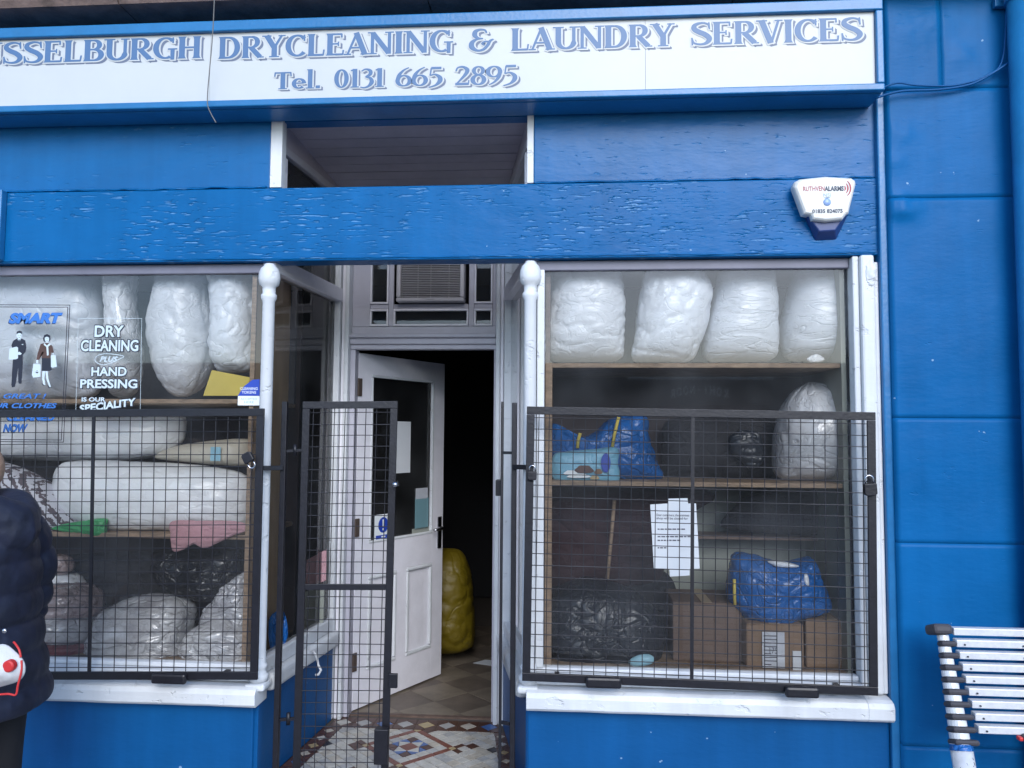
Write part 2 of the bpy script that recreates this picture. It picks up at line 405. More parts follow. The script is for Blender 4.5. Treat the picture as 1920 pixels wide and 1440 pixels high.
def puff(name, label, cat, m, outline, Y, depth, amp=.012, fs=6.0, aniso=(1, 1, 1.6), seed=0, square=.55, group=None, per=None, parent=None, tilt=0.0, pleat=0.0, rings=40, mode='rows', e=2.5, ends=4.0, nu=96, nr=60):
    """closed soft body with this outline at distance Y and this half depth; creased by folded noise"""
    P = [at(x, y, Y) for x, y in outline]
    pts = catmull([(p.x, p.z) for p in P], per or max(3, int(112/len(P))))
    zmin = min(p[1] for p in pts); zmax = max(p[1] for p in pts); H = zmax-zmin
    off = Vector((seed*3.17, seed*1.71, seed*2.3))
    big = max(H, max(p[0] for p in pts)-min(p[0] for p in pts))
    if big < .25: nu, nr = 48, 30
    if big < .12: nu, nr = 24, 16
    mb = MB(); vs = []; fs_ = []
    def bend(p, nrm, side):
        q = Vector((p.x*aniso[0], p.y*aniso[1], p.z*aniso[2])) + off
        c = crease(q, fs)*amp*.42 + noise.noise(q*fs*.3)*amp*.6 + amp*.2
        return p + nrm*c*side
    if mode == 'radial':
        n = len(pts); cx = sum(p[0] for p in pts)/n; cz = (zmin+zmax)/2
        for k in range(rings):
            a = -math.pi/2+math.pi*(k+.5)/rings
            s = math.cos(a)**square; dy = math.sin(a); dy = math.copysign(abs(dy)**.8, dy)
            for x, z in pts:
                X = cx+(x-cx)*s; Z = cz+(z-cz)*s; t = (Z-zmin)/H
                nrm = Vector(((x-cx)/big*1.4*s, dy, (z-cz)/big*1.4*s)); nrm = nrm.normalized() if nrm.length > 1e-6 else Vector((0, -1, 0))
                vs.append(bend(Vector((X, Y+depth*dy*(1-.35*max(0, t-.6))+tilt*(t-.5), Z)), nrm, 1))
        rows, n = rings, n
    else:
        ax = 1 if mode == 'rows' else 0
        lo = min(p[ax] for p in pts); hi = max(p[ax] for p in pts); L = hi-lo
        ex = []
        for k in range(nr):
            t = .5-.5*math.cos(math.pi*(k+.5)/nr); t = .5*t+.5*(k+.5)/nr
            r = extents(pts, lo+L*t, ax)
            if r: ex.append((lo+L*t, t, r[0], r[1]))
        hm = max(r[3]-r[2] for r in ex)/2
        for v, t, a0, b0 in ex:
            h = (b0-a0)/2; c = (a0+b0)/2
            d = depth*(max(0, 1-abs(2*t-1)**ends))**.5*(.35+.65*h/hm)
            for i in range(nu):
                th = 2*math.pi*i/nu; ca, sa = math.cos(th), math.sin(th)
                u = math.copysign(abs(ca)**(2/e), ca)*h; w_ = math.copysign(abs(sa)**(2/e), sa)*d
                tt = (v-zmin)/H if ax else 0
                p = Vector((c+u, Y+w_+tilt*(tt-.5), v)) if ax else Vector((v, Y+w_, c+u))
                nrm = Vector((ca*.6, sa, 0)) if ax else Vector((0, sa, ca*.6))
                p = bend(p, nrm.normalized(), 1 if abs(sa) > .2 else .6)
                if pleat and ax: p.y += pleat*math.cos(th*12+2*noise.noise(p*5))*max(0, t-.45)*2*(1 if sa < 0 else 0)
                vs.append(p)
        rows, n = len(ex), nu
    for k in range(rows-1):
        for i in range(n): fs_.append((k*n+i, k*n+(i+1) % n, (k+1)*n+(i+1) % n, (k+1)*n+i))
    c0 = sum((vs[i] for i in range(n)), Vector())/n; c1 = sum((vs[(rows-1)*n+i] for i in range(n)), Vector())/n
    b = len(vs); vs += [c0, c1]
    for i in range(n): fs_ += [(b, (i+1) % n, i), (b+1, (rows-1)*n+i, (rows-1)*n+(i+1) % n)]
    mb.add(vs, fs_)
    o = mb.build(name, m, parent, smooth=True)
    if label: tag(o, label, cat, group)
    return o

def text_mesh(s, size, offset=0.0, shear=0.0, spacing=1.0):
    c = bpy.data.curves.new('lettering', 'FONT'); c.body = s; c.size = size; c.offset = offset; c.shear = shear; c.space_character = spacing
    c.resolution_u = 3; c.fill_mode = 'FRONT'
    o = bpy.data.objects.new('lettering', c); COL.objects.link(o)
    dg = bpy.context.evaluated_depsgraph_get(); dg.update()
    me = bpy.data.meshes.new_from_object(o.evaluated_get(dg))
    bpy.data.objects.remove(o); bpy.data.curves.remove(c)
    vs = [(v.co.x, v.co.y) for v in me.vertices]; fs = [tuple(p.vertices) for p in me.polygons]
    bpy.data.meshes.remove(me)
    return vs, fs
def put_text(mb, s, x0, x1, z0, z1, y, bold=0.0, shear=0.0, slope=0.0, spacing=1.0):
    """lettering fitted to the rectangle on the plane y"""
    vs, fs = text_mesh(s, 1.0, bold, shear, spacing)
    if not vs: return
    a, b = min(v[0] for v in vs), max(v[0] for v in vs); c, d = min(v[1] for v in vs), max(v[1] for v in vs)
    out = []
    for u, v in vs:
        X = x0+(u-a)/(b-a)*(x1-x0); Z = z0+(v-c)/(d-c)*(z1-z0)+slope*(X-x0)
        out.append((X, y, Z))
    mb.add(out, fs)

def clip(poly, a, b, c):
    """keep a*x+b*y <= c"""
    out = []
    for i in range(len(poly)):
        p, q = poly[i], poly[(i+1) % len(poly)]
        dp, dq = a*p[0]+b*p[1]-c, a*q[0]+b*q[1]-c
        if dp <= 0: out.append(p)
        if (dp < 0 < dq) or (dq < 0 < dp):
            t = dp/(dp-dq); out.append((p[0]+(q[0]-p[0])*t, p[1]+(q[1]-p[1])*t))
    return out
def area(p): return abs(sum(p[i][0]*p[(i+1) % len(p)][1]-p[(i+1) % len(p)][0]*p[i][1] for i in range(len(p))))/2
def inset(p, d):
    cx = sum(a[0] for a in p)/len(p); cy = sum(a[1] for a in p)/len(p); o = []
    for x, y in p:
        l = math.hypot(x-cx, y-cy) or 1; k = max(0, (l-d*1.3)/l); o.append((cx+(x-cx)*k, cy+(y-cy)*k))
    return o

# ------------------------------------------------------------------ constants of the shop front (metres; front plane y = 0)
XL, XR = -1.335, -0.175            # columns at the two sides of the entrance
XW = 1.19                          # right edge of the glass of the right-hand window
LX, RX, LD = -1.257, -0.352, 0.87  # inner jambs of the lobby and its depth
ZC = 2.285                         # underside of the blue beam
ZB = 2.617                         # joint between the two beam boards
ZS = 3.015                         # underside of the sign
XEND = -3.1                        # where the built part of the front ends on the far side
#--BODY--

# ------------------------------------------------------------------ ground
def struct(name, mb, m, **k):
    o = mb.build(name, m, None, **k); o['kind'] = 'structure'; return o
struct('ground', MB().box(-120, 120, -120, 120, -.6, -.26), 'asphalt')
struct('road', MB().box(-60, 60, -11.2, -4.4, -.255, -.20), 'asphalt')
struct('pavement', MB().box(-60, 60, -4.2, -.02, -.25, -.09), 'pavement')
struct('kerb', MB().box(-60, 60, -4.4, -4.2, -.25, -.088), 'concrete', bevel=.012)
struct('pavement', MB().box(-60, 60, -13.3, -11.2, -.25, -.09), 'pavement')

# ------------------------------------------------------------------ the shop building
shop = thing('shop_building', 'blue painted dry cleaning shop front with recessed doorway and two display windows', 'shop', (-.75, 0, 0))
def part(name, mb, m, parent=shop, **k): return mb.build(name, m, parent, **k)
BV = .004
XPL = 1.30                          # inner edge of the right-hand pilaster
# dark shop room behind everything
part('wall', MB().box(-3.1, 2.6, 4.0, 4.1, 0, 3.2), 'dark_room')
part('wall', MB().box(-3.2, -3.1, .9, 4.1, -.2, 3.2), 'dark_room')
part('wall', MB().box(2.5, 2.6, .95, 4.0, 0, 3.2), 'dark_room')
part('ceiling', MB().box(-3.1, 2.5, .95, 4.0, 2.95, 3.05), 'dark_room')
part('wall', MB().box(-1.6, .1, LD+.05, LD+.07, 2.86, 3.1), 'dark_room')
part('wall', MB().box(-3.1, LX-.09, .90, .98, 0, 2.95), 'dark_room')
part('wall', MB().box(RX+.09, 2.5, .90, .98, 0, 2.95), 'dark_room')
# masonry above the cornice and at both sides
part('upper_wall', MB().box(-8, 8, .0, .4, 3.62, 8.0), 'stone')
part('side_wall', MB().box(2.35, 8, .02, .4, -.09, 3.62), 'sandstone')
part('side_wall', MB().box(-8, XEND, .02, .4, -.09, 3.62), 'sandstone')
part('roof', MB().box(-8, 8, .0, 8, 8.0, 8.15), 'slate')
part('rear_wall', MB().box(-8, 8, 7.6, 8, -.2, 8.0), 'sandstone')
part('end_wall', MB().box(-8, -7.6, .4, 7.6, -.2, 8.0), 'sandstone')
part('end_wall', MB().box(7.6, 8, .4, 7.6, -.2, 8.0), 'sandstone')
# moulded stone cornice over the sign, in lengths
prof = [(.0, 3.40), (-.17, 3.40), (-.185, 3.425), (-.185, 3.44), (-.21, 3.455), (-.235, 3.49), (-.235, 3.515), (-.255, 3.52), (-.255, 3.62), (.0, 3.62)]
for x0, x1 in ((XEND-1, -1.985), (-1.98, -.62), (-.615, .70), (.705, 1.90), (1.905, 3.2)):
    mb = MB(); n = len(prof)
    mb.add([(x0, y, z) for y, z in prof] + [(x1, y, z) for y, z in prof],
           [tuple(range(n)), tuple(range(2*n-1, n-1, -1))] + [(i, (i+1) % n, (i+1) % n+n, i+n) for i in range(n)])
    part('cornice_stone', mb, 'stone')
# blue beam: lower board across the front, two upper boards beside the open fanlight
part('beam_board', MB().box(XEND, XPL, -.006, .10, ZC, ZB), 'blue_beam', bevel=.006)
part('beam_board', MB().box(XEND, -1.346, .0, .10, ZB+.002, ZS+.35), 'blue_upper', bevel=BV)
part('beam_board', MB().box(-.158, XPL, .0, .10, ZB+.002, ZS+.35), 'blue_upper', bevel=BV)
ZHD = at(750, 224, .02).z
part('beam_board', MB().box(-1.345, -.159, .02, .09, ZHD, ZS+.35), 'blue_upper')
# ragged paint lip along the joint of the boards
def lip(x0, x1, z, amp, y, seed):
    mb = MB(); n = int((x1-x0)/.012); rnd = random.Random(seed)
    vs = []
    for i in range(n+1):
        x = x0+(x1-x0)*i/n
        k = noise.noise(Vector((x*6, seed, 0)))*.6+noise.noise(Vector((x*22, seed, 3)))*.5
        zz = z+amp*k*.6; t = max(.0006, .0035+.005*noise.noise(Vector((x*11, seed, 9))))
        vs += [(x, y+.004, zz+.006), (x, y-t, zz+.001), (x, y-t*.7, zz-.003), (x, y+.004, zz-.005)]
    fs = [(i*4+k, i*4+(k+1) % 4, i*4+4+(k+1) % 4, i*4+4+k) for i in range(n) for k in range(4)]
    return mb.add(vs, fs)
part('paint_lip', lip(-2.7, -1.36, ZB+.004, .018, -.006, 3), 'blue_beam', smooth=True)
part('paint_lip', lip(-.15, 1.28, ZB+.004, .012, -.006, 5), 'blue_beam', smooth=True)
part('paint_lip', lip(-2.7, 1.28, ZC+.012, .008, -.007, 8), 'blue_beam', smooth=True)
# white lining of the open fanlight
part('fanlight_lining', MB().box(-1.345, -1.292, -.004, .05, ZB+.003, 2.95), 'white_paint', bevel=.003)
part('fanlight_lining', MB().box(-.188, -.159, -.004, .05, ZB+.003, 2.984), 'white_paint', bevel=.003)
# lobby ceiling of boards
nb = 9
ZCE = at(750, 223, .10).z
for i in range(nb):
    y0 = .10+i*(LD-.10)/nb; y1 = y0+(LD-.10)/nb-.004
    za, zb_ = [ZCE+(2.862-ZCE)*(y-.10)/(LD-.10)+.001*(i % 2) for y in (y0, y1)]
    part('ceiling_board', MB().hexa([(-1.40, y0, za), (-.02, y0, za), (-.02, y1, zb_), (-1.40, y1, zb_), (-1.40, y0, za+.018), (-.02, y0, za+.018), (-.02, y1, zb_+.018), (-1.40, y1, zb_+.018)]), 'ceiling_paint', bevel=.002)
part('ceiling', MB().box(-1.6, .1, .101, .97, ZCE+.03, ZCE+.05), 'ceiling_paint')
# right-hand pilaster: blocks of render with open joints, and the narrow fillet beside the window
fx0, fx1 = 1.292, 1.325
part('pilaster_fillet', MB().box(fx0, fx1, -.03, .10, -.09, ZS+.01), 'blue_trim', bevel=.006)
def render_block(x0, x1, z0, z1, y, amp, seed, edge=.0004):
    """a block of painted render with an uneven, blistered face"""
    nx, nz_ = max(4, int((x1-x0)/.018)), max(4, int((z1-z0)/.018)); vs = []; fs = []
    bul = [(at(1690, 388, y), .075, .022), (at(1672, 300, y), .06, .007), (at(1684, 250, y), .07, .008), (at(1705, 60, y), .10, .009), (at(1795, 105, y), .06, .007), (at(1750, 40, y), .07, .006)]
    for j in range(nz_+1):
        for i in range(nx+1):
            x = x0+(x1-x0)*i/nx; z = z0+(z1-z0)*j/nz_
            d = amp*noise.noise(Vector((x*5, 1.5, z*4)))+amp*.4*noise.noise(Vector((x*16, 1.5, z*14)))
            for c, r, h in bul:
                q = ((x-c.x)/r)**2+((z-c.z)/(r*.75))**2
                if q < 6: d += h*math.exp(-q*1.3)*(1+.8*noise.noise(Vector((x*28, 3, z*28))))
            k = min(i, nx-i, j, nz_-j)
            if k == 0: d = d*.95-edge
            vs.append((x, y-d, z))
    w_ = nx+1
    for j in range(nz_):
        for i in range(nx): fs.append((j*w_+i, j*w_+i+1, (j+1)*w_+i+1, (j+1)*w_+i))
    rim = [i for i in range(w_)]+[j*w_+nx for j in range(1, nz_+1)]+[nz_*w_+i for i in range(nx-1, -1, -1)]+[j*w_ for j in range(nz_-1, 0, -1)]
    k = len(vs); vs += [(vs[i][0], .10, vs[i][2]) for i in rim]; n = len(rim)
    fs += [(rim[i], k+i, k+(i+1) % n, rim[(i+1) % n]) for i in range(n)] + [tuple(range(k, k+n))]
    part('pilaster_block', MB().add(vs, fs), 'blue_wall', smooth=True)
ZJ = at(1780, 370, -.05).z; ZK = at(1780, 166, -.05).z; XV = at(1763, 90, -.05).x
for q, (z0, z1) in enumerate(((-.09, .2955), (.2965, 1.0945), (1.0950, 1.5995), (1.600, ZJ-.0015), (ZJ, ZK-.0015))):
    render_block(fx1+.001, 2.30, z0, z1, -.050, .0022, q, .0003 if q < 3 else .0006)
render_block(fx1+.001, XV, ZK, 3.395, -.054, .004, 7)
render_block(XV+.0018, 2.30, ZK, 3.395, -.049, .004, 8)
# blue stall risers under the windows
ZL, ZRt = .362, .388               # undersides of the left and right sills
part('stall_riser', MB().box(XEND, XL-.012, -.012, .09, -.09, ZL), 'blue_riser', bevel=.01)
part('stall_riser', MB().box(XR+.0, fx0-.001, -.012, .09, -.09, ZRt), 'blue_riser', bevel=.01)

# ---- a display window: frame with sill, posts, pane
def turned(cx, cy, z0, z1, zb=None):
    p = [(z0, .040), (z0+.028, .042), (z0+.034, .034), (z0+.05, .030), (z0+.058, .036), (z0+.07, .036), (z0+.078, .029), (z0+.13, .0285)]
    p += [(z1-.17, .0265), (z1-.155, .034), (z1-.140, .034), (z1-.134, .028), (z1-.105, .029), (z1-.095, .042), (z1-.07, .047), (z1-.045, .046), (z1-.022, .038), (z1-.008, .024), (z1, .020)]
    return MB().lathe(cx, cy, p, 28)
YG = .055                            # glass plane
def sill(x0, x1, z, curl):
    mb = MB()
    pr = [(.06, z), (-.062, z), (-.074, z+.012), (-.076, z+.055), (-.066, z+.074), (-.048, z+.082), (.06, z+.092)]
    n = len(pr); st = 24; vs = []
    for i in range(st+1):
        x = x0+(x1-x0)*i/st
        vs += [(x, y+(.002*noise.noise(Vector((x*9, z, y*50))) if y < 0 else 0), q+(.0025*noise.noise(Vector((x*8, y*40, 2))))) for y, q in pr]
    fs = [(i*n+k, i*n+(k+1) % n, (i+1)*n+(k+1) % n, (i+1)*n+k) for i in range(st) for k in range(n)] + [tuple(range(n)), tuple(st*n+k for k in range(n-1, -1, -1))]
    return mb.add(vs, fs)
def window(x0, x1, zs, side):
    f = part('window', MB().box(x0, x1, .035, .07, ZC-.045, ZC-.002), 'window_head_shaded', bevel=.004)          # head rail is the window's own mesh
    zr = zs+.092
    part('sill', sill(x0-(.03 if side > 0 else 0), x1+(.03 if side < 0 else 0), zs, side), 'white_paint', f, bevel=.003)
    part('bottom_rail', MB().box(x0, x1, -.022, .07, zr+.001, zr+.040), 'white_paint', f, bevel=.006)
    part('bottom_bead', MB().box(x0, x1, .02, .07, zr+.041, zr+.060), 'white_paint', f, bevel=.005)
    part('pane', MB().add([(x0, YG, zr+.03), (x1, YG, zr+.03), (x1, YG, ZC-.02), (x0, YG, ZC-.02)], [(0, 1, 2, 3)]), 'window_glass', f, fixn=False)
    return f, zr
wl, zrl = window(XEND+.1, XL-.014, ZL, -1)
part('post', turned(XL, .0, zrl+.001, ZC-.012), 'white_paint', wl, smooth=True)
part('post_block', MB().box(XL-.045, XL+.045, -.05, .05, ZL+.06, zrl), 'white_paint', wl, bevel=.012)
part('post', MB().box(XEND+.001, XEND+.10, -.03, .07, ZL+.093, ZC-.046), 'white_paint', wl, bevel=.006)
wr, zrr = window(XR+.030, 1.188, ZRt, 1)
part('sill_end', sill(1.188, fx0-.002, ZRt, 1), 'white_paint', wr, bevel=.003)
part('post', turned(XR+.005, .0, zrr+.001, ZC-.012), 'white_paint', wr, smooth=True)
part('post_block', MB().box(XR-.04, XR+.05, -.05, .05, ZRt+.06, zrr), 'white_paint', wr, bevel=.012)
part('left_stile', MB().box(XR+.034, XR+.066, .01, .07, zrr+.061, ZC-.046), 'white_paint', wr, bevel=.004)
# right-hand post: stepped moulding
part('post', MB().box(1.189, 1.215, .0, .07, zrr+.001, ZC-.002), 'white_paint', wr, bevel=.006)
part('post', MB().box(1.2155, 1.272, -.022, .07, zrr+.001, ZC-.001), 'white_paint', wr, bevel=.010)
part('post', MB().box(1.2725, fx0-.001, -.010, .07, zrr+.001, ZC-.03), 'white_paint', wr, bevel=.006)
# blob of peeling filler at the head of that post
c = at(1637, 512, -.03); mb = MB(); mb.ellipsoid((c.x-.006, -.022, c.z), (.022, .008, .052), 20, 14)
mb.v = [v+Vector((noise.noise(v*55)*.012, noise.noise(v*45+Vector((5, 0, 0)))*.008, noise.noise(v*50+Vector((0, 5, 0)))*.01)) for v in mb.v]
part('peeling_filler', mb, 'white_paint', wr, smooth=True)

# ---- lobby returns (the two splayed side windows of the entrance)
def splay(xa, xb, side):
    """a point function along the return: t 0..1 from the street to the inner jamb; o = offset outwards from the lobby"""
    d = Vector((xb-xa, LD, 0)).normalized(); nrm = Vector((-d.y, d.x, 0))*side
    def P(y, o, z): return Vector((xa+(xb-xa)*y/LD, y, z)) + nrm*o
    return P
def sbox(mb, P, y0, y1, o0, o1, z0, z1):
    return mb.hexa([P(y0, o0, z0), P(y1, o0, z0), P(y1, o1, z0), P(y0, o1, z0), P(y0, o0, z1), P(y1, o0, z1), P(y1, o1, z1), P(y0, o1, z1)])
for side, xa, xb, zs in ((1, XL, LX, .370), (-1, XR, RX, .375)):
    P = splay(xa, xb, side)
    f = part('side_window', sbox(MB(), P, .03, LD-.03, -.012, .05, ZC-.040, ZC+.035), 'white_inner', bevel=.006)
    part('sill', sbox(MB(), P, .06, LD-.03, -.040, .05, zs+.02, zs+.098), 'white_paint', f, bevel=.02, segs=3)
    part('bottom_rail', sbox(MB(), P, .06, LD-.03, -.004, .05, zs+.099, zs+.165), 'white_paint', f, bevel=.006)
    part('pane', MB().add([P(.03, .025, zs+.15), P(LD-.03, .025, zs+.15), P(LD-.03, .025, ZC-.02), P(.03, .025, ZC-.02)], [(0, 1, 2, 3)]), 'window_glass', f, fixn=False)
    part('pane', MB().add([P(.11, .025, ZC+.03), P(LD-.03, .025, ZC+.03), P(LD-.03, .025, 2.83), P(.11, .025, 2.83)], [(0, 1, 2, 3)]), 'window_glass', f, fixn=False)
    part('top_rail', sbox(MB(), P, .11, LD-.03, -.002, .05, 2.82, 2.858), 'frame_grey', f, bevel=.004)
    part('ceiling_side', sbox(MB(), P, .101, LD-.03, .004, .05, 2.859, ZCE+.029), 'ceiling_paint', f)
    part('post', sbox(MB(), P, .101, .14, -.006, .05, ZC+.036, 2.80), 'white_inner', f, bevel=.004)
    part('lobby_riser', sbox(MB(), P, .0, LD-.04, -.004, .05, .0, zs+.019), 'blue_riser', bevel=.004)
    # moulded door jamb post at the inner end
    part('jamb_post', MB().box(xb-.045 if side > 0 else xb+.0, xb if side > 0 else xb+.045, LD-.06, LD+.05, .0, 2.858), 'white_paint', bevel=.006)
    part('jamb_post', MB().box(xb+.004 if side > 0 else xb-.022, xb+.022 if side > 0 else xb-.004, LD-.035, LD+.05, .0, 2.858), 'white_inner', bevel=.004)
    part('jamb_post', MB().box(xb+.0225 if side > 0 else xb-.0465, xb+.0465 if side > 0 else xb-.0225, LD-.05, LD+.05, .0, 2.858), 'white_paint', bevel=.006)

# ---- door frame and lights over the door
DX0, DX1 = LX+.047, RX-.047
YT = LD+.015
ZD = 1.985
part('door_head', MB().box(DX0, DX1, YT-.055, YT+.03, ZD+.062, ZD+.085), 'frame_grey', bevel=.006)
part('door_head', MB().box(DX0, DX1, YT-.040, YT+.03, ZD+.026, ZD+.0615), 'frame_grey', bevel=.008)
part('door_head', MB().box(DX0, DX1, YT-.025, YT+.03, ZD, ZD+.0255), 'frame_grey', bevel=.004)
part('door_jamb', MB().box(DX0, DX0+.028, YT-.02, YT+.06, .0, ZD-.001), 'frame_grey', bevel=.003)
part('door_jamb', MB().box(DX1-.012, DX1, YT-.02, YT+.06, .0, ZD-.001), 'frame_grey', bevel=.003)
def zat(py): return at(800, py, YT).z
def xat(px): return at(px, 560, YT).x
zt0 = ZD+.086
tl = part('toplight', MB().box(DX0, DX1, YT, YT+.03, zt0, zat(612)), 'frame_grey', bevel=.003)
part('stile', MB().box(DX0, xat(694), YT, YT+.03, zat(612)+.0005, 2.858), 'frame_grey', tl, bevel=.003)
part('stile', MB().box(xat(924), DX1, YT, YT+.03, zat(612)+.0005, 2.858), 'frame_grey', tl, bevel=.003)
for a, b in ((729, 738), (879, 889)):
    part('mullion', MB().box(xat(a), xat(b), YT+.001, YT+.028, zat(612)+.0005, 2.858), 'frame_grey', tl, bevel=.004)
for a, b in ((694, 729), (738, 879), (889, 924)):
    part('glazing_bar', MB().box(xat(a)+.001, xat(b)-.001, YT+.002, YT+.027, zat(579), zat(570)), 'frame_grey', tl, bevel=.004)
def pane_with_bead(px0, px1, z0, z1):
    x0, x1 = xat(px0), xat(px1)
    part('pane', MB().add([(x0, YT+.016, z0), (x1, YT+.016, z0), (x1, YT+.016, z1), (x0, YT+.016, z1)], [(0, 1, 2, 3)]), 'window_glass', tl, fixn=False)
    b = .011; mb = MB()
    mb.box(x0+.001, x1-.001, YT-.008, YT+.015, z0, z0+b); mb.box(x0+.001, x1-.001, YT-.008, YT+.015, z1-b, z1)
    mb.box(x0+.001, x0+b, YT-.008, YT+.015, z0+b, z1-b); mb.box(x1-b, x1-.001, YT-.008, YT+.015, z0+b, z1-b)
    part('putty_bead', mb, 'white_inner', tl, bevel=.003)
for a, b in ((694, 729), (738, 879), (889, 924)):
    pane_with_bead(a, b, zat(612)+.002, zat(579)-.001)
for a, b in ((694, 729), (889, 924)):
    pane_with_bead(a, b, zat(570)+.001, 2.85)
part('pane', MB().add([(xat(738), YT+.02, zat(470)), (xat(879), YT+.02, zat(470)), (xat(879), YT+.02, 2.85), (xat(738), YT+.02, 2.85)], [(0, 1, 2, 3)]), 'window_glass', tl, fixn=False)

# ---- the open door, hinged on the left jamb and swung inwards
hx, hy = DX0+.032, YT+.045
fx, fy = at(830, 1000, 1.62).x, 1.62
dw = math.hypot(fx-hx, fy-hy); ang = math.atan2(fy-hy, fx-hx); TH = .042
ZH = ZD-.012
door = MB()
sw = .105
door.box(0, sw, 0, TH, .012, ZH); door.box(dw-sw, dw, 0, TH, .012, ZH)
door.box(sw, dw-sw, .0004, TH-.0004, ZH-.115, ZH-.0002); door.box(sw, dw-sw, .0004, TH-.0004, .0125, .20)
door.box(sw, dw-sw, .0004, TH-.0004, .72, .90)
door.box(dw/2-.045, dw/2+.045, .0008, TH-.0008, .20, .72)
dob = door.build('door', 'white_inner', shop, local=True)
dob.location = (hx-shop.location.x, hy, 0); dob.rotation_euler = (0, 0, ang)
DM = Matrix.Translation((hx, hy, 0)) @ Matrix.Rotation(ang, 4, 'Z')
for x0, x1 in ((sw, dw/2-.045), (dw/2+.045, dw-sw)):
    mb = MB(); mb.box(x0+.001, x1-.001, .012, TH-.012, .201, .719)
    part('panel', mb, 'white_inner', dob, local=True)
    mb = MB(); i = .022
    for (a, b, c, d) in ((x0, x1, .20, .20+i), (x0, x1, .72-i, .72), (x0, x0+i, .20+i, .72-i), (x1-i, x1, .20+i, .72-i)):
        mb.box(a+.001, b-.001, -.006, .014, c+.001, d-.001)
    part('moulding', mb, 'white_paint', dob, local=True, bevel=.006)
mb = MB(); mb.box(x0, x1, 0, 0, 0, 0) if False else None
part('pane', MB().add([(sw, .02, .90), (dw-sw, .02, .90), (dw-sw, .02, ZH-.115), (sw, .02, ZH-.115)], [(0, 1, 2, 3)]), 'window_glass', dob, local=True, fixn=False)
mb = MB(); i = .016
for (a, b, c, d) in ((sw, dw-sw, .90, .90+i), (sw, dw-sw, ZH-.115-i, ZH-.115), (sw, sw+i, .90+i, ZH-.115-i), (dw-sw-i, dw-sw, .90+i, ZH-.115-i)):
    mb.box(a+.001, b-.001, -.004, .018, c+.001, d-.001)
part('glazing_bead', mb, 'white_paint', dob, local=True, bevel=.004)
for z in (1.78, 1.00, .27):
    part('hinge', MB().box(-.012, .020, -.010, -.001, z-.05, z+.05), 'brass_brown', dob, local=True, bevel=.003)
h = part('handle', MB().box(dw-.060, dw-.022, -.010, -.001, .80, 1.00), 'chrome', dob, local=True, bevel=.006)
part('lever', MB().tube([(dw-.041, -.008, .93), (dw-.041, -.040, .93), (dw-.060, -.050, .93), (dw-.15, -.048, .928)], .008, 10), 'chrome', h, smooth=True) if False else \
    part('lever', MB().tube([(dw-.041, -.008, .93), (dw-.041, -.042, .93), (dw-.065, -.050, .93), (dw-.145, -.048, .926)], .009, 10), 'chrome', dob, local=True, smooth=True)
def ondoor(u, z, d=-.006): return DM @ Vector((u, d, z))

# small white cabin hook on the left sill
P = splay(XL, LX, 1)
c = at(588, 1226, .45)
mb = MB(); mb.tube([c+Vector((0, 0, .012)), c+Vector((.02, -.015, -.005)), c+Vector((.03, -.02, -.045)), c+Vector((.045, -.02, -.07)), c+Vector((.035, -.025, -.09)), c+Vector((.02, -.025, -.092))], .006, 8)
tag(mb.build('cabin_hook', 'white_paint', None, smooth=True), 'small white painted iron hook hanging on the sill beside the doorway', 'hook')

# ------------------------------------------------------------------ lobby floor of geometric tiles
base = struct('lobby_floor', MB().vprism([(XL+.0, -.02), (XR, -.02), (RX, LD+.03), (LX, LD+.03)], -.25, -.004), 'grout')
struct('door_threshold', MB().box(DX0, DX1, LD+.031, LD+.06, -.1, .006), 'wood_dark')
TC = ground(775, 1400)
fl = [ground(664, 1364), ground(908, 1367), ground(915, 1440), ground(586, 1434)]
fyT = fl[0].y
def lx(y): return XL+(LX-XL)*y/LD
def rx(y): return XR+(RX-XR)*y/LD
BW = .095
field = [(lx(0)+BW, .03), (rx(0)-BW, .03), (rx(fyT)-BW*.6, fyT), (lx(fyT)+BW, fyT)]
cx, cy = (field[2][0]+field[3][0])/2, TC.y
def tile(poly, m, h=.004, g=.0027):
    if m == 'tile_cream': m = random.choice(('tile_cream', 'tile_cream', 'tile_cream_grey', 'tile_cream_warm'))
    if area(poly) < 5e-5 or len(poly) < 3: return
    q = inset(poly, g)
    o = MB().vprism(q, -.0035, h-.004+random.uniform(-.0006, .0006)).build('tile', m, base)
def clipfield(poly):
    for i in range(4):
        a, b = field[i], field[(i+1) % 4]
        nx, ny = b[1]-a[1], -(b[0]-a[0])
        poly = clip(poly, nx, ny, nx*a[0]+ny*a[1])
        if len(poly) < 3: return []
    return poly
s2 = math.sqrt(.5)
def uv(u, v): return (cx+(u-v)*s2, cy+(u+v)*s2)
def sq(u0, u1, v0, v1): return [uv(u0, v0), uv(u1, v0), uv(u1, v1), uv(u0, v1)]
A0, A1, A2 = .088, .136, .166        # star, white ring, brown band (half sizes in the diagonal frame)
T = (A1-A0)
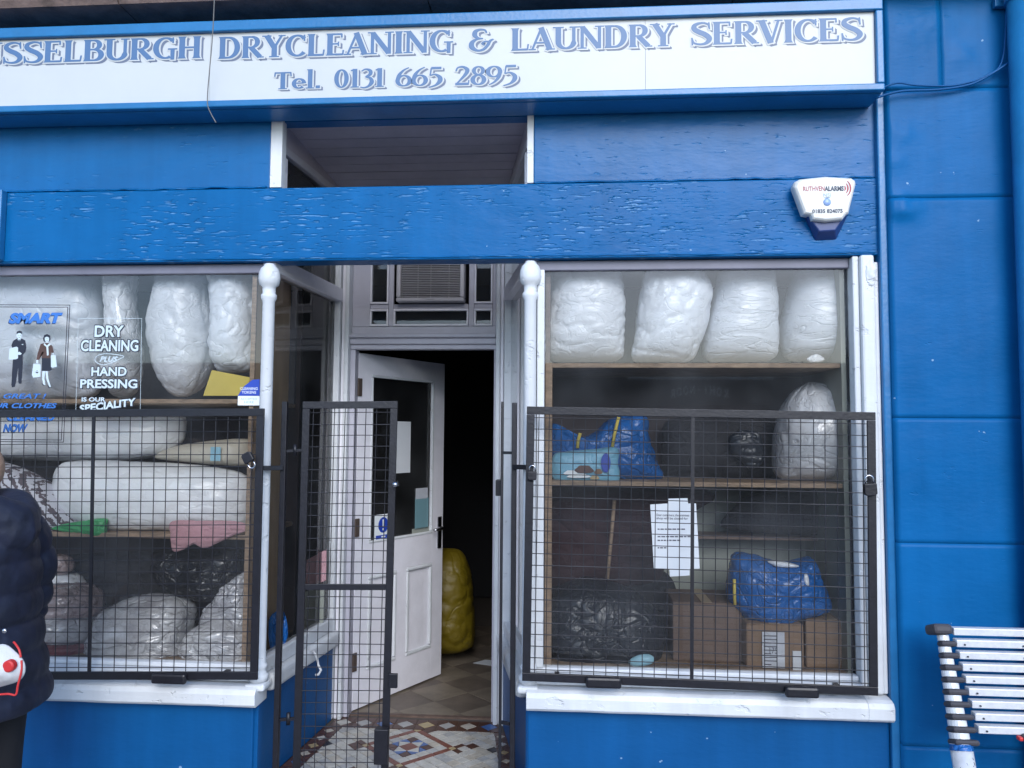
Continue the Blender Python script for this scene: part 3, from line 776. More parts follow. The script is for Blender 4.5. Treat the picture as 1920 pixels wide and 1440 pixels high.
# star: eight triangles about a red centre
tile(sq(-.036, .036, -.036, .036), 'tile_red')
for k in range(4):
    a = k*math.pi/2; ca, sa = math.cos(a), math.sin(a)
    def rt(u, v): return uv(u*ca-v*sa, u*sa+v*ca)
    tile([rt(.036, -.036), rt(A0, 0), rt(.036, .036)], 'tile_cream')
    tile([rt(.036, .036), rt(A0, 0), rt(A0, .044)], 'tile_blue')
    tile([rt(.036, .036), rt(.044, A0), rt(0, A0)], 'tile_blue')
    tile([rt(.036, .036), rt(A0, .044), rt(A0, A0), rt(.044, A0)], 'tile_brown')
    tile([rt(A0, -.044), rt(A0, 0), rt(.036, -.036)], 'tile_brown')
n = 4
for k in range(n):                   # white ring
    L0 = -A1+k*(2*A1-T)/n; L1 = L0+(2*A1-T)/n
    tile(sq(L0, L1, -A1, -A0), 'tile_cream'); tile(sq(A0, A1, L0, L1), 'tile_cream')
    tile(sq(-L1, -L0, A0, A1), 'tile_cream'); tile(sq(-A1, -A0, -L1, -L0), 'tile_cream')
EXT = .225                           # the brown bands run on past the corners
for s in (-1, 1):
    a, b = sorted((s*A1, s*A2))
    for u0, u1 in ((-A1, -.045), (-.045, .045), (.045, A1)):
        tile(clipfield(sq(u0, u1, a, b)), 'tile_red'); tile(clipfield(sq(a, b, u0, u1)), 'tile_red')
    for e in (-1, 1):
        c, d = sorted((e*A2, e*EXT))
        tile(clipfield(sq(c, d, a, b)), 'tile_brown'); tile(clipfield(sq(a, b, c, d)), 'tile_brown')
        c, d = sorted((e*A1, e*A2))
        tile(clipfield(sq(c, d, a, b)), 'tile_buff')
G = .0505
cells = [A2+G*i for i in range(14)]
def cellsr(v):                       # diagonal grid outside the brown diamond
    pass
special = {}
def field_tiles():
    lim = 14
    ed = sorted([A2+G*i for i in range(lim)] + [-A2-G*i for i in range(lim)] + [-A1, A1] + [A1-(2*A1)*k/5 for k in range(1, 5)])
    for i in range(len(ed)-1):
        for j in range(len(ed)-1):
            u0, u1, v0, v1 = ed[i], ed[i+1], ed[j], ed[j+1]
            um, vm = (u0+u1)/2, (v0+v1)/2
            if max(abs(um), abs(vm)) < A2: continue
            if (A1 < abs(um) < A2 and abs(vm) < EXT) or (A1 < abs(vm) < A2 and abs(um) < EXT): continue
            p = clipfield(sq(u0, u1, v0, v1))
            if len(p) < 3: continue
            x, y = uv(um, vm)
            m = 'tile_cream'
            if abs(abs(um)-abs(vm)) < .01 and A2+G*2 < abs(um) < A2+G*3.2: m = 'tile_black'
            if abs(u1-u0) > .04 and abs(v1-v0) > .04 and (i*7+j*5) % 23 == 0: m = 'tile_brown'
            tile(p, m)
field_tiles()
# brown border set with cream squares on their points
def border(a, b, n, wd, nrm):
    a = Vector((*a, 0)); b = Vector((*b, 0)); d = (b-a)/n; t = d.normalized(); q = Vector((*nrm, 0)).normalized()
    for i in range(n):
        c = a+d*(i+.5); r = wd*.33; h = d.length/2
        m = ('tile_cream', 'tile_cream', 'tile_blue', 'tile_cream', 'tile_buff')[i % 5]
        W, E, S, N2 = c-t*h, c+t*h, c-q*wd/2, c+q*wd/2
        p = [c-t*r, c-q*r, c+t*r, c+q*r]
        tile([(v.x, v.y) for v in p], m)
        cs = [c-t*h-q*wd/2, c+t*h-q*wd/2, c+t*h+q*wd/2, c-t*h+q*wd/2]
        for poly in ([cs[0], c-q*wd/2, p[1], p[0], c-t*h], [c-q*wd/2, cs[1], c+t*h, p[2], p[1]], [c+t*h, cs[2], c+q*wd/2, p[3], p[2]], [c+q*wd/2, cs[3], c-t*h, p[0], p[3]]):
            tile([(v.x, v.y) for v in poly], 'tile_brown')
yb = (fyT+LD)/2
border((lx(yb)+.02, yb), (rx(yb)-.02, yb), 8, LD-fyT-.004, (0, 1))
border((rx(.05)-BW/2, .05), (rx(fyT)-BW*.3, fyT), 7, BW*.8, (1, .2))
border((lx(.05)+BW/2, .05), (lx(fyT)+BW/2, fyT), 7, BW*.95, (1, -.1))

# shop floor of worn slabs laid on the diagonal
inner = struct('shop_floor', MB().box(-3.0, 2.4, LD+.062, 4.0, -.25, -.006), 'grout')
S = .24; o0 = ground(870, 1318)
for i in range(-8, 9):
    for j in range(-8, 9):
        c = (o0.x+(i-j)*S*s2, o0.y+(i+j)*S*s2)
        p = [(c[0], c[1]-S*s2), (c[0]+S*s2, c[1]), (c[0], c[1]+S*s2), (c[0]-S*s2, c[1])]
        p = clip(p, 0, -1, -(LD+.064)); p = clip(p, 0, 1, 2.9) if len(p) > 2 else p
        p = clip(p, 1, 0, .1) if len(p) > 2 else p; p = clip(p, -1, 0, 1.5) if len(p) > 2 else p
        if len(p) < 3 or area(p) < 1e-3: continue
        MB().vprism(inset(p, .001), -.005, .002+random.uniform(-.001, .001)).build('floor_slab', 'slab_light' if (i+j) % 2 else 'slab_dark', inner)
c = ground(912, 1247)
tag(MB().vprism([(c.x-.09, c.y+.02), (c.x+.1, c.y-.05), (c.x+.12, c.y+.08), (c.x-.02, c.y+.1)], .004, .006).build('paper_sheet', 'paper'), 'sheet of white paper lying on the floor inside the doorway', 'paper')

# ------------------------------------------------------------------ display interiors (shelving is part of each window display)
YBK = .66
def display(x0, x1, zf, back, sidem, label):
    d = thing('display_shelving', label, 'shelves', ((x0+x1)/2, .36, zf))
    part('base_board', MB().box(x0, x1, .075, YBK, zf-.03, zf), 'wood_edge', d, bevel=.002)
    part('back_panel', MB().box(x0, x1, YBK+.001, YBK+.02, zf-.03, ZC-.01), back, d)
    part('top_panel', MB().box(x0, x1, .075, YBK, ZC-.009, ZC+.011), 'white_inner', d)
    return d
"""shelf heights come from the front edges seen through the glass"""
YS = .10
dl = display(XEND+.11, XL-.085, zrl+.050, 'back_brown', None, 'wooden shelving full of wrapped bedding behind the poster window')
zl1 = at(240, 748, YS).z; zl2 = at(240, 1000, YS).z
for z in (zl1, zl2):
    part('shelf', MB().box(XEND+.11, XL-.105, YS, YBK, z-.020, z), 'wood_edge', dl, bevel=.002)
part('end_panel', MB().box(XL-.104, XL-.086, YS-.02, .50, zrl+.051, ZC-.010), 'side_brown', dl)
part('end_strip', MB().box(XL-.106, XL-.084, YS-.035, YS-.021, zrl+.051, ZC-.010), 'wood_edge', dl, bevel=.002)
zu = None
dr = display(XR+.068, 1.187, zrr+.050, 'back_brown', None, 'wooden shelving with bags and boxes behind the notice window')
zr1 = at(1300, 681, YS).z; zr2 = at(1300, 904, YS).z
for z in (zr1, zr2):
    part('shelf', MB().box(XR+.09, 1.165, YS, YBK, z-.020, z), 'wood_edge', dr, bevel=.002)
part('end_panel', MB().box(1.166, 1.186, .09, YBK, zrr+.051, ZC-.010), 'back_green', dr)
part('end_panel', MB().box(XR+.069, XR+.089, .09, YBK, zrr+.051, ZC-.010), 'wood_dark', dr)
part('end_strip', MB().box(XR+.069, XR+.100, .072, .089, zrr+.051, zr1), 'wood_edge', dr, bevel=.002)
part('pale_panel', MB().box(.42, 1.165, YBK-.02, YBK-.001, zrr+.051, zr2-.021), 'back_green', dr)
zr3 = at(1420, 1007, .45).z
part('shelf', MB().box(.55, 1.165, .45, YBK-.021, zr3-.014, zr3), 'wood_dark', dr, bevel=.002)
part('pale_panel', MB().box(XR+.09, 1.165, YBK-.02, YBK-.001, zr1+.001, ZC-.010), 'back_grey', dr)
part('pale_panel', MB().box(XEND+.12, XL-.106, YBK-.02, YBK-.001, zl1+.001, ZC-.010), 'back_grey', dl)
# brown ply partition seen through the lobby's left side window

# ------------------------------------------------------------------ the fascia sign
YSG = -.150
sign = thing('shop_sign', 'long white fascia sign in a blue frame with shadowed blue lettering', 'sign', (-.85, YSG, ZS))
sx0, sx1 = XEND-.2, at(1640, 90, YSG).x
zt = at(800, 50, YSG).z; zb = at(800, 181, YSG).z
part('backing_box', MB().box(sx0-.03, sx1+.028, YSG+.012, -.002, zb-.032, zt+.045), 'blue_trim', sign, bevel=.003)
seams = [sx0, at(394, 120, YSG).x, at(1210, 100, YSG).x, sx1]
for a, b in zip(seams[:-1], seams[1:]):
    part('board', MB().box(a+.0006, b-.0006, YSG, YSG+.011, zb, zt), 'sign_white', sign)
part('frame_rail', MB().box(sx0, sx1+.030, YSG-.020, YSG+.011, zt+.0005, zt+.048), 'blue_trim', sign, bevel=.005)
part('frame_rail', MB().box(sx0, sx1+.030, YSG-.020, YSG+.011, zb-.030, zb-.0005), 'blue_trim', sign, bevel=.005)
part('frame_stile', MB().box(sx1+.0005, sx1+.030, YSG-.019, YSG+.011, zb, zt), 'blue_trim', sign, bevel=.005)

def arc(cx, cy, rx, ry, a0, a1, tk, tn, n=16):
    out = []
    for i in range(n+1):
        a = R(a0+(a1-a0)*i/n); out.append((cx+rx*math.cos(a), cy+ry*math.sin(a), tn+(tk-tn)*abs(math.cos(a))**1.3))
    return out
def sp(*p): return catmull(list(p), 5, False)
SF = .06
def sf(x, y, l=.36): return [(x-l/2, y+(SF/2 if y < .5 else -SF/2), SF), (x+l/2, y+(SF/2 if y < .5 else -SF/2), SF)]
def st(x, y0=0, y1=1, ww=.2): return [(x, y0, ww), (x, y1, ww)]
def flare(x, ww=.2, y0=0, y1=1): return [(x, y0, ww*1.5), (x, y0+.06, ww*1.12), (x, y0+.14, ww), (x, y1-.14, ww), (x, y1-.06, ww*1.12), (x, y1, ww*1.5)]
_S = sp((.64, .74, .06), (.60, .90, .08), (.40, .965, .09), (.18, .88, .15), (.15, .72, .19), (.30, .58, .205), (.50, .46, .205), (.64, .28, .19), (.56, .10, .14), (.36, .035, .09), (.14, .10, .08), (.08, .27, .06))
_6 = [arc(.31, .31, .23, .27, 0, 360, .17, .07, 26), sp((.50, 1.0, .05), (.30, .86, .09), (.14, .62, .14), (.085, .36, .16))]
GLY = {
 'A': (.84, [[(.10, .02, .08), (.42, .98, .09)], [(.40, 1, .2), (.72, 0, .2)], [(.2, .32, .075), (.6, .32, .075)], sf(.10, 0, .26), sf(.73, 0, .34)]),
 'B': (.76, [flare(.17), [(.1, .955, .085), (.4, .955, .085)], arc(.38, .745, .2, .21, 90, -90, .18, .085), [(.17, .535, .08), (.4, .535, .08)], arc(.40, .285, .25, .245, 90, -90, .2, .085), [(.1, .042, .085), (.42, .042, .085)]]),
 'C': (.76, [arc(.44, .5, .33, .455, 42, 318, .2, .085, 26), [(.69, .98, .06), (.69, .70, .06)]]),
 'D': (.84, [flare(.17), [(.1, .955, .085), (.38, .955, .085)], arc(.38, .5, .33, .455, 90, -90, .205, .085, 22), [(.1, .045, .085), (.38, .045, .085)]]),
 'E': (.70, [flare(.17), [(.08, .955, .085), (.6, .955, .085)], [(.17, .52, .075), (.48, .52, .075)], [(.08, .045, .085), (.63, .045, .085)], [(.585, .97, .06), (.585, .80, .06)], [(.47, .62, .05), (.47, .42, .05)], [(.63, .02, .06), (.65, .24, .06)]]),
 'G': (.82, [arc(.44, .5, .33, .455, 44, 300, .2, .085, 26), [(.69, .98, .06), (.69, .72, .06)], [(.68, -.04, .13), (.68, .44, .15)], sf(.68, .42, .32)]),
 'H': (.86, [flare(.18), flare(.68), [(.2, .5, .08), (.66, .5, .08)]]),
 'I': (.38, [flare(.19)]),
 'L': (.68, [flare(.18), [(.08, .045, .09), (.62, .045, .09)], [(.61, .02, .06), (.64, .28, .06)]]),
 'M': (1.0, [st(.14, 0, 1, .09), [(.14, 1, .18), (.48, .1, .18)], [(.48, .1, .09), (.82, 1, .09)], flare(.84), sf(.14, 0, .3)]),
 'N': (.88, [[(.14, 0, .12), (.14, 1, .12)], [(.14, .97, .19), (.72, .03, .19)], [(.74, 0, .12), (.74, 1, .12)], sf(.14, 0, .32), sf(.08, 1, .22), sf(.74, 1, .32)]),
 'R': (.80, [flare(.17), [(.1, .955, .085), (.38, .955, .085)], arc(.38, .72, .215, .235, 90, -90, .19, .085), [(.17, .485, .075), (.4, .485, .075)], [(.36, .48, .19), (.70, .03, .2)], sf(.72, 0, .24)]),
 'S': (.72, [_S, [(.63, .99, .055), (.65, .68, .055)], [(.085, .0, .055), (.075, .33, .055)]]),
 'U': (.86, [[(.17, 1, .2), (.17, .38, .2)] + arc(.44, .33, .27, .285, 180, 360, .2, .09, 14)[1:-1] + [(.71, .38, .12), (.71, 1, .12)], sf(.17, 1, .38), sf(.71, 1, .3)]),
 'V': (.80, [[(.12, 1, .2), (.42, 0, .2)], [(.44, .02, .09), (.68, 1, .09)], sf(.13, 1, .36), sf(.68, 1, .26)]),
 'Y': (.80, [[(.12, 1, .2), (.40, .45, .2)], [(.68, 1, .09), (.42, .45, .1)], st(.41, 0, .5), sf(.13, 1, .34), sf(.68, 1, .26), sf(.41, 0, .36)]),
 '&': (.92, [sp((.62, .80, .06), (.56, .93, .08), (.40, .96, .1), (.24, .88, .16), (.22, .70, .17), (.34, .58, .09), (.50, .56, .06)), sp((.50, .56, .06), (.28, .53, .09), (.12, .38, .17), (.13, .17, .18), (.32, .03, .1), (.52, .08, .11), (.66, .26, .12), (.74, .44, .11), (.86, .52, .06)), sp((.72, .42, .06), (.58, .42, .08), (.48, .34, .1), (.56, .26, .06))]),
 'T': (.74, [st(.37, 0, 1, .2), [(.03, .955, .085), (.71, .955, .085)], [(.05, .98, .06), (.03, .74, .06)], [(.69, .98, .06), (.71, .74, .06)], sf(.37, 0, .36)]),
 'e': (.58, [arc(.30, .31, .21, .27, 0, 318, .18, .075, 22), [(.12, .33, .07), (.50, .33, .07)]]),
 'l': (.36, [[(.18, 0, .19), (.18, 1.12, .19)], sf(.18, 0, .36), [(.05, 1.09, .06), (.2, 1.09, .06)]]),
 '.': (.32, [[(.14, -.0, .18), (.14, .17, .18)]]),
 '0': (.62, [arc(.31, .5, .2, .46, 0, 360, .18, .075, 30)]),
 '1': (.40, [st(.22, 0, 1, .19), [(.06, .90, .07), (.2, .96, .09)], sf(.22, 0, .34)]),
 '2': (.62, [sp((.07, .74, .06), (.13, .92, .08), (.32, .965, .11), (.49, .82, .17), (.45, .60, .15), (.24, .28, .09), (.07, .06, .06)), [(.04, .065, .13), (.54, .065, .13)], [(.54, .01, .05), (.56, .26, .05)]]),
 '3': (.58, [sp((.08, .86, .06), (.24, .965, .08), (.42, .88, .15), (.42, .68, .15), (.24, .56, .07)), sp((.24, .56, .07), (.43, .48, .13), (.49, .27, .18), (.38, .07, .12), (.20, -.02, .08), (.04, .02, .06))]),
 '5': (.58, [[(.14, .935, .13), (.52, .935, .13)], [(.145, .96, .06), (.10, .54, .06)], sp((.10, .54, .06), (.28, .60, .09), (.46, .44, .17), (.46, .22, .18), (.30, .02, .1), (.05, -.08, .06))]),
 '6': (.60, _6),
 '8': (.60, [arc(.30, .745, .175, .205, 0, 360, .15, .075, 22), arc(.30, .265, .215, .245, 0, 360, .18, .075, 24)]),
 '9': (.60, [[(.6-x, .98-y, q) for x, y, q in s] for s in _6]),
}
def ribbon(mb, pts, y, f, grow, dx=0, dz=0):
    n = len(pts); L = []; 
    closed = abs(pts[0][0]-pts[-1][0])+abs(pts[0][1]-pts[-1][1]) < 1e-6
    for i, (x, z, ww) in enumerate(pts):
        if closed: a, b = pts[(i-1) % (n-1)], pts[(i+1) % (n-1)]
        else: a, b = pts[max(i-1, 0)], pts[min(i+1, n-1)]
        tx, tz = b[0]-a[0], b[1]-a[1]; l = math.hypot(tx, tz) or 1; tx /= l; tz /= l
        e = 0 if closed else (-grow if i == 0 else grow if i == n-1 else 0)
        h = ww/2+grow
        L.append(((x+tx*e-tz*h+dx, z+tz*e+tx*h+dz), (x+tx*e+tz*h+dx, z+tz*e-tx*h+dz)))
    vs = [(*f(*p), ) for pr in L for p in pr]
    vs = [(X, y, Z) for X, Z in vs]
    mb.add(vs, [(2*i, 2*i+1, 2*i+3, 2*i+2) for i in range(n-1)])
def sign_word(word, px0, px1, pyb, cap, m=('letter_blue', 'sign_white', 'letter_shadow'), parent=None, Y=YSG, sq_=1.0):
    a, b = at(px0, pyb[0], Y), at(px1, pyb[1], Y)
    tot = sum(GLY[c][0]*(.6 if False else 1) for c in word)-.10
    s = (b.x-a.x)/tot; x = a.x-.05*s
    z0 = (a.z+b.z)/2
    for ch in word:
        adv, strokes = GLY[ch]; mb = MB()
        f = lambda u, v, x=x: (x+u*s, z0+v*cap)
        k = 0
        for layer, (mi, grow, offs) in enumerate(((2, .012, ((.105, -.10), (.07, -.067), (.035, -.033))), (1, .042, ((0.012, -.012),)), (0, 0, ((0, 0),)))):
            mb.cur = mi
            for dx, dz in offs:
                for s_ in strokes:
                    # keep stroke weight even when letters are narrower than tall
                    ribbon(mb, s_, Y-.0008-.0009*layer-.000035*(k % 24), f, grow, dx*cap/s if False else dx, dz); k += 1
        mb.build('letter', list(m), parent or sign, fixn=False)
        x += adv*s
CAPB = at(620, 63, YSG).z-at(620, 104.5, YSG).z
sign_word('MUSSELBURGH', -92, 376, (122, 110.5), CAPB)
sign_word('DRYCLEANING', 411, 846, (110, 99), CAPB)
sign_word('&', 881, 926, (97, 96), CAPB)
sign_word('LAUNDRY', 959, 1262, (96, 87), CAPB)
sign_word('SERVICES', 1296, 1614, (86, 76), CAPB)
CAP2 = at(620, 131, YSG).z-at(620, 166, YSG).z
sign_word('Tel.', 516, 602, (168, 166), CAP2*.92)
sign_word('0131', 628, 718, (166, 163), CAP2)
sign_word('665', 744, 828, (163, 161), CAP2)
sign_word('2895', 854, 968, (161, 157), CAP2)

# loose wire hanging in front of the sign
def wire(name, label, pts, r, m, cat='cable', n=6):
    q = [Vector(p) for p in catmull([tuple(p) for p in pts], 8, False)]
    o = MB().tube(q, r, n).build(name, m, None, smooth=True); return tag(o, label, cat)
wire('loose_wire', 'thin pale wire dangling from the cornice over the white sign', [at(403, -25, -.30), at(399, 60, -.26), at(393, 130, -.22), at(389, 180, -.20), at(391, 203, -.19), at(405, 230, -.17)], .0022, 'concrete')
wire('blue_cable', 'upper blue painted cable sagging across the pilaster beside the sign', [at(1640, 172, -.09), at(1680, 156, -.085), at(1720, 160, -.08), at(1790, 160, -.08), at(1850, 142, -.085), at(1880, 110, -.085), at(1888, 0, -.085)], .004, 'blue_riser')
wire('blue_cable', 'lower blue painted cable looping from the sign end to the drainpipe', [at(1640, 184, -.09), at(1690, 171, -.085), at(1760, 168, -.08), at(1820, 158, -.08), at(1865, 135, -.085), at(1905, 108, -.10)], .0055, 'blue_riser')
# cast pipe at the edge
PXC = at(1906, 500, -.12).x+.052
pp = thing('drainpipe', 'thick blue painted drainpipe running down the front beside the pilaster', 'pipe', (PXC, -.125, -.09))
part('pipe', MB().tube([(PXC, -.125, -.09), (PXC, -.125, 3.395)], .052, 24), 'blue_trim', pp, smooth=True)
for z in (.40, 3.3):
    part('collar', MB().tube([(PXC, -.125, z), (PXC, -.125, z+.06)], .060, 24), 'blue_trim', pp, smooth=False, bevel=.006)
    part('bracket', MB().box(PXC-.075, PXC+.075, -.078, -.054, z+.01, z+.05), 'blue_trim', pp, bevel=.003)
# blue batten fixed on the beam at the far side
a, b = at(-8, 492, -.03), at(8, 356, -.03)
tag(MB().box(a.x-.03, b.x, -.045, -.0065, a.z+.01, b.z).build('batten', 'blue_trim', None, bevel=.006), 'short blue painted batten fixed upright on the beam at the far end', 'batten')

# ------------------------------------------------------------------ alarm box
YA = -.075
al = thing('alarm_box', 'white alarm bell box with blue base on the beam', 'alarm', tuple(at(1546, 445, -.03)))
def zx(l, Y): return [(at(x, y, Y).x, at(x, y, Y).z) for x, y in l]
cov = [(1490, 341), (1500, 335), (1548, 330), (1598, 333), (1605, 338), (1606, 344), (1592, 400), (1588, 402), (1580, 412), (1548, 415), (1524, 412), (1520, 403), (1507, 401), (1488, 350)]
cb = zx(cov, YA)
ccx = sum(p[0] for p in cb)/len(cb); ccz = sum(p[1] for p in cb)/len(cb)
def shrink(pl, k): return [(ccx+(x-ccx)*k, ccz+(z-ccz)*k) for x, z in pl]
mb = MB(); n = len(cb)
layers = [(shrink(cb, 1.0), -.03), (shrink(cb, 1.0), YA+.012), (shrink(cb, .965), YA+.002), (shrink(cb, .90), YA-.004)]
vs = [(x, y, z) for pl, y in layers for x, z in pl]
mb.add(vs, [(k*n+i, k*n+(i+1) % n, (k+1)*n+(i+1) % n, (k+1)*n+i) for k in range(3) for i in range(n)] + [tuple(range(n)), tuple(3*n+i for i in range(n))])
part('cover', mb, 'cream_plastic', al, bevel=.002)
bs = zx([(1492, 352), (1600, 345), (1592, 402), (1570, 448), (1530, 450), (1508, 404)], -.02)
mb = MB(); n = len(bs)
b2 = zx([(1496, 352), (1598, 346), (1587, 400), (1566, 432), (1536, 434), (1512, 402)], -.05)
mb.add([(x, -.006, z) for x, z in bs] + [(x, -.052, z) for x, z in b2], [tuple(range(n)), tuple(range(2*n-1, n-1, -1))] + [(i, (i+1) % n, (i+1) % n+n, i+n) for i in range(n)])
part('base', mb, 'alarm_blue', al, bevel=.004)
YF = YA-.0052
def rect(px0, px1, py0, py1, Y): 
    a, b = at(px0, py1, Y), at(px1, py0, Y); return a.x, b.x, a.z, b.z
mb = MB(); put_text(mb, 'RUTHVEN', *rect(1506, 1546, 349, 358.5, YF), YF, bold=.006); part('lettering', mb, 'print_red', al, fixn=False)
mb = MB(); put_text(mb, 'ALARMS', *rect(1546, 1582, 348.5, 358.5, YF), YF, bold=.04); part('lettering', mb, 'print_dark', al, fixn=False)
mb = MB(); put_text(mb, 'NSI', *rect(1544, 1558, 362, 369, YF), YF); part('lettering', mb, 'print_paleblue', al, fixn=False)
mb = MB(); put_text(mb, '01835 824075', *rect(1523, 1580, 391.5, 400, YF), YF, bold=.035); part('lettering', mb, 'print_dark', al, fixn=False)
mb = MB()
for r0, sp_ in ((8, 34), (13, 44), (18, 50)):
    pts = []
    for k in range(13):
        a = R(-sp_+2*sp_*k/12); tt = 1.1*math.cos((k-6)/6*1.35)+.25
        pts.append((1577+r0*math.cos(a), 353-r0*1.0*math.sin(a), tt))
    vs = []
    for k, (x, y, tt) in enumerate(pts):
        a = R(-sp_+2*sp_*k/12)
        for s in (-1, 1):
            q = at(x+s*tt*math.cos(a), y-s*tt*math.sin(a), YF-.0003); vs.append(tuple(q))
    mb.add(vs, [(2*i, 2*i+1, 2*i+3, 2*i+2) for i in range(12)])
part('emblem', mb, 'print_red', al, fixn=False)
mb = MB(); mb.add([tuple(at(x, y, YF)) for x, y in ((1545, 369.5), (1551, 373), (1557, 369.5), (1557, 370.4), (1551, 374), (1545, 370.4))], [(0, 1, 2, 5), (5, 2, 3, 4)]); part('emblem', mb, 'print_paleblue', al, fixn=False)
c = at(1551, 379, YF); part('lamp_lens', MB().ellipsoid((c.x, YA-.004, c.z), (.016, .006, .016), 18, 8), 'lens_blue', al, smooth=True)

# ------------------------------------------------------------------ air conditioner in the toplight
ac = thing('air_conditioner', 'white louvred air conditioner set in the light over the door', 'air conditioner', (xat(808), YT, zat(567)))
ax0, ax1, az0, az1 = xat(746), xat(872), zat(567.5), 2.80
YQ = YT-.05
part('casing', MB().box(ax0, ax1, YT+.022, YT+.25, az0, az1), 'ac_dark', ac)
part('surround', MB().box(ax0, ax0+.024, YQ, YT+.021, az0+.022, az1), 'ac_white', ac, bevel=.008)
part('surround', MB().box(ax1-.024, ax1, YQ, YT+.021, az0+.022, az1), 'ac_white', ac, bevel=.008)
part('surround', MB().box(ax0, ax1, YQ, YT+.021, az0, az0+.0215), 'ac_white', ac, bevel=.006)
pz = (zat(491)-zat(562))/22
z = az0+.026
while z < az1-.01:
    part('louvre', MB().hexa([(ax0+.0245, YQ+.004, z), (ax1-.0245, YQ+.004, z), (ax1-.0245, YQ+.030, z+.009), (ax0+.0245, YQ+.030, z+.009), (ax0+.0245, YQ+.004, z+.0022), (ax1-.0245, YQ+.004, z+.0022), (ax1-.0245, YQ+.030, z+.0112), (ax0+.0245, YQ+.030, z+.0112)]), 'ac_white', ac)
    z += pz
for x in (xat(784), xat(808), xat(842)):
    part('louvre_tie', MB().box(x, x+.003, YQ+.0305, YQ+.036, az0+.022, az1-.002), 'ac_white', ac)
for s, x in ((1, ax0+.024), (-1, ax1-.024)):
    part('corner_shade', MB().prism([(x, zat(490)+.1), (x+s*.020, zat(490)+.1), (x+s*.018, zat(510)), (x+s*.004, zat(530)), (x, zat(532))], YQ+.0375, YQ+.045), 'ac_dark', ac)
part('catch', MB().box(xat(801), xat(818), YQ-.004, YQ-.0005, az0+.010, az0+.020), 'ac_white', ac, bevel=.001)

# ------------------------------------------------------------------ wire mesh guards
wmesh = {}
def rod(a, b, r, m, parent, name='wire'):
    """one wire: one of a few shared, slightly bowed rods turned and stretched between two points"""
    k = random.randrange(6)
    if (m, k) not in wmesh:
        me = bpy.data.meshes.new('wire'); n = 6; st = 6; rnd = random.Random(k)
        bx_, by_ = rnd.uniform(-1.0, 1.0), rnd.uniform(-1.0, 1.0); wob = rnd.uniform(-.5, .5)
        vs = [(math.cos(2*math.pi*i/n)+math.sin(math.pi*j/st)*bx_+math.sin(2.0*math.pi*j/st)*wob, math.sin(2*math.pi*i/n)+math.sin(math.pi*j/st)*by_, j/st) for j in range(st+1) for i in range(n)]
        me.from_pydata(vs, [], [(j*n+i, j*n+(i+1) % n, (j+1)*n+(i+1) % n, (j+1)*n+i) for j in range(st) for i in range(n)]+[tuple(range(n-1, -1, -1)), tuple(range(st*n, st*n+n))])
        for p in me.polygons: p.use_smooth = True
        me.materials.append(MATS[m]); wmesh[(m, k)] = me
    a, b = Vector(a), Vector(b); I = wmat(parent).inverted(); a, b = I @ a, I @ b
    o = bpy.data.objects.new(name, wmesh[(m, k)]); COL.objects.link(o); o.parent = parent
    o.location = a; o.rotation_euler = (b-a).to_track_quat('Z', 'Y').to_euler(); o.scale = (r, r, (b-a).length)
    return o
def guard(name, label, cat, tl_, tr_, br_, bl_, Y, nx, nz, fw, thick_at=None, mids=(), group=None, yfun=None, rw=.0019):
    c = [at(*q, Y) for q in (tl_, tr_, br_, bl_)] if not yfun else yfun
    root = thing(name, label, cat, tuple((c[2]+c[3])/2), group)
    def P(u, v): return (c[3]*(1-u)+c[2]*u)*(1-v)+(c[0]*(1-u)+c[1]*u)*v
    dv = (c[1]-c[0]).cross(c[0]-c[3]).normalized()
    W = (c[1]-c[0]).length; H = (c[0]-c[3]).length
    eu, ev = fw/W/2, fw/H/2
    for (a, b) in (((0, 1-ev), (1, 1-ev)), ((0, ev), (1, ev))):
        part('frame_bar', MB().bar(P(*a), P(*b), .012, fw), 'black_metal', root, bevel=.002)
    for u in (eu, 1-eu):
        part('frame_bar', MB().bar(P(u, 2*ev+.0005), P(u, 1-2*ev-.0005), fw, .012, up=dv), 'black_metal', root, bevel=.002)
    # bar() makes wx across, so pass sizes for each direction
    for v in mids:
        part('cross_bar', MB().bar(P(2*eu+.0005, v), P(1-2*eu-.0005, v), .012, fw*.8), 'black_metal', root, bevel=.002)
    if thick_at is not None:
        part('centre_bar', MB().bar(P(thick_at, 2*ev+.0005), P(thick_at, 1-2*ev-.0005), .014, .006, up=dv), 'black_metal', root)
    off = dv*(-.0) 
    for i in range(1, nx):
        u = i/nx + random.uniform(-.0006, .0006)
        rod(P(u, ev)+Vector((0, .0045, 0)), P(u+random.uniform(-.0016, .0016), 1-ev)+Vector((0, .0045, 0)), rw, 'black_wire', root)
    for j in range(1, nz):
        v = j/nz + random.uniform(-.0006, .0006)
        rod(P(eu, v), P(1-eu, v+random.uniform(-.0016, .0016)), rw, 'black_wire', root)
    return root, P
YGD = -.095
g2, P2 = guard('window_guard', 'black welded mesh guard locked over the right-hand display window', 'window guard', (988, 762), (1641, 773), (1646, 1304), (979, 1276), YGD, 29, 24, .033, .485, group=None)
g1, P1 = guard('window_guard', 'black welded mesh guard over the left-hand poster window, partly behind the person', 'window guard', (-175, 770), (496, 766), (483, 1274), (-180, 1274), YGD, 30, 23, .033, .532)
for g, l in ((g1, [(285, 350, 1263, 1281)]), (g2, [(1098, 1165, 1270, 1289), (1472, 1535, 1288, 1307)])):
    for px0, px1, py0, py1 in l:
        x0, x1, z0, z1 = rect(px0, px1, py0, py1, YGD-.02)
        part('hasp_cover', MB().box(x0, x1, YGD-.035, YGD-.008, z0, z1), 'black_metal', g, bevel=.010)
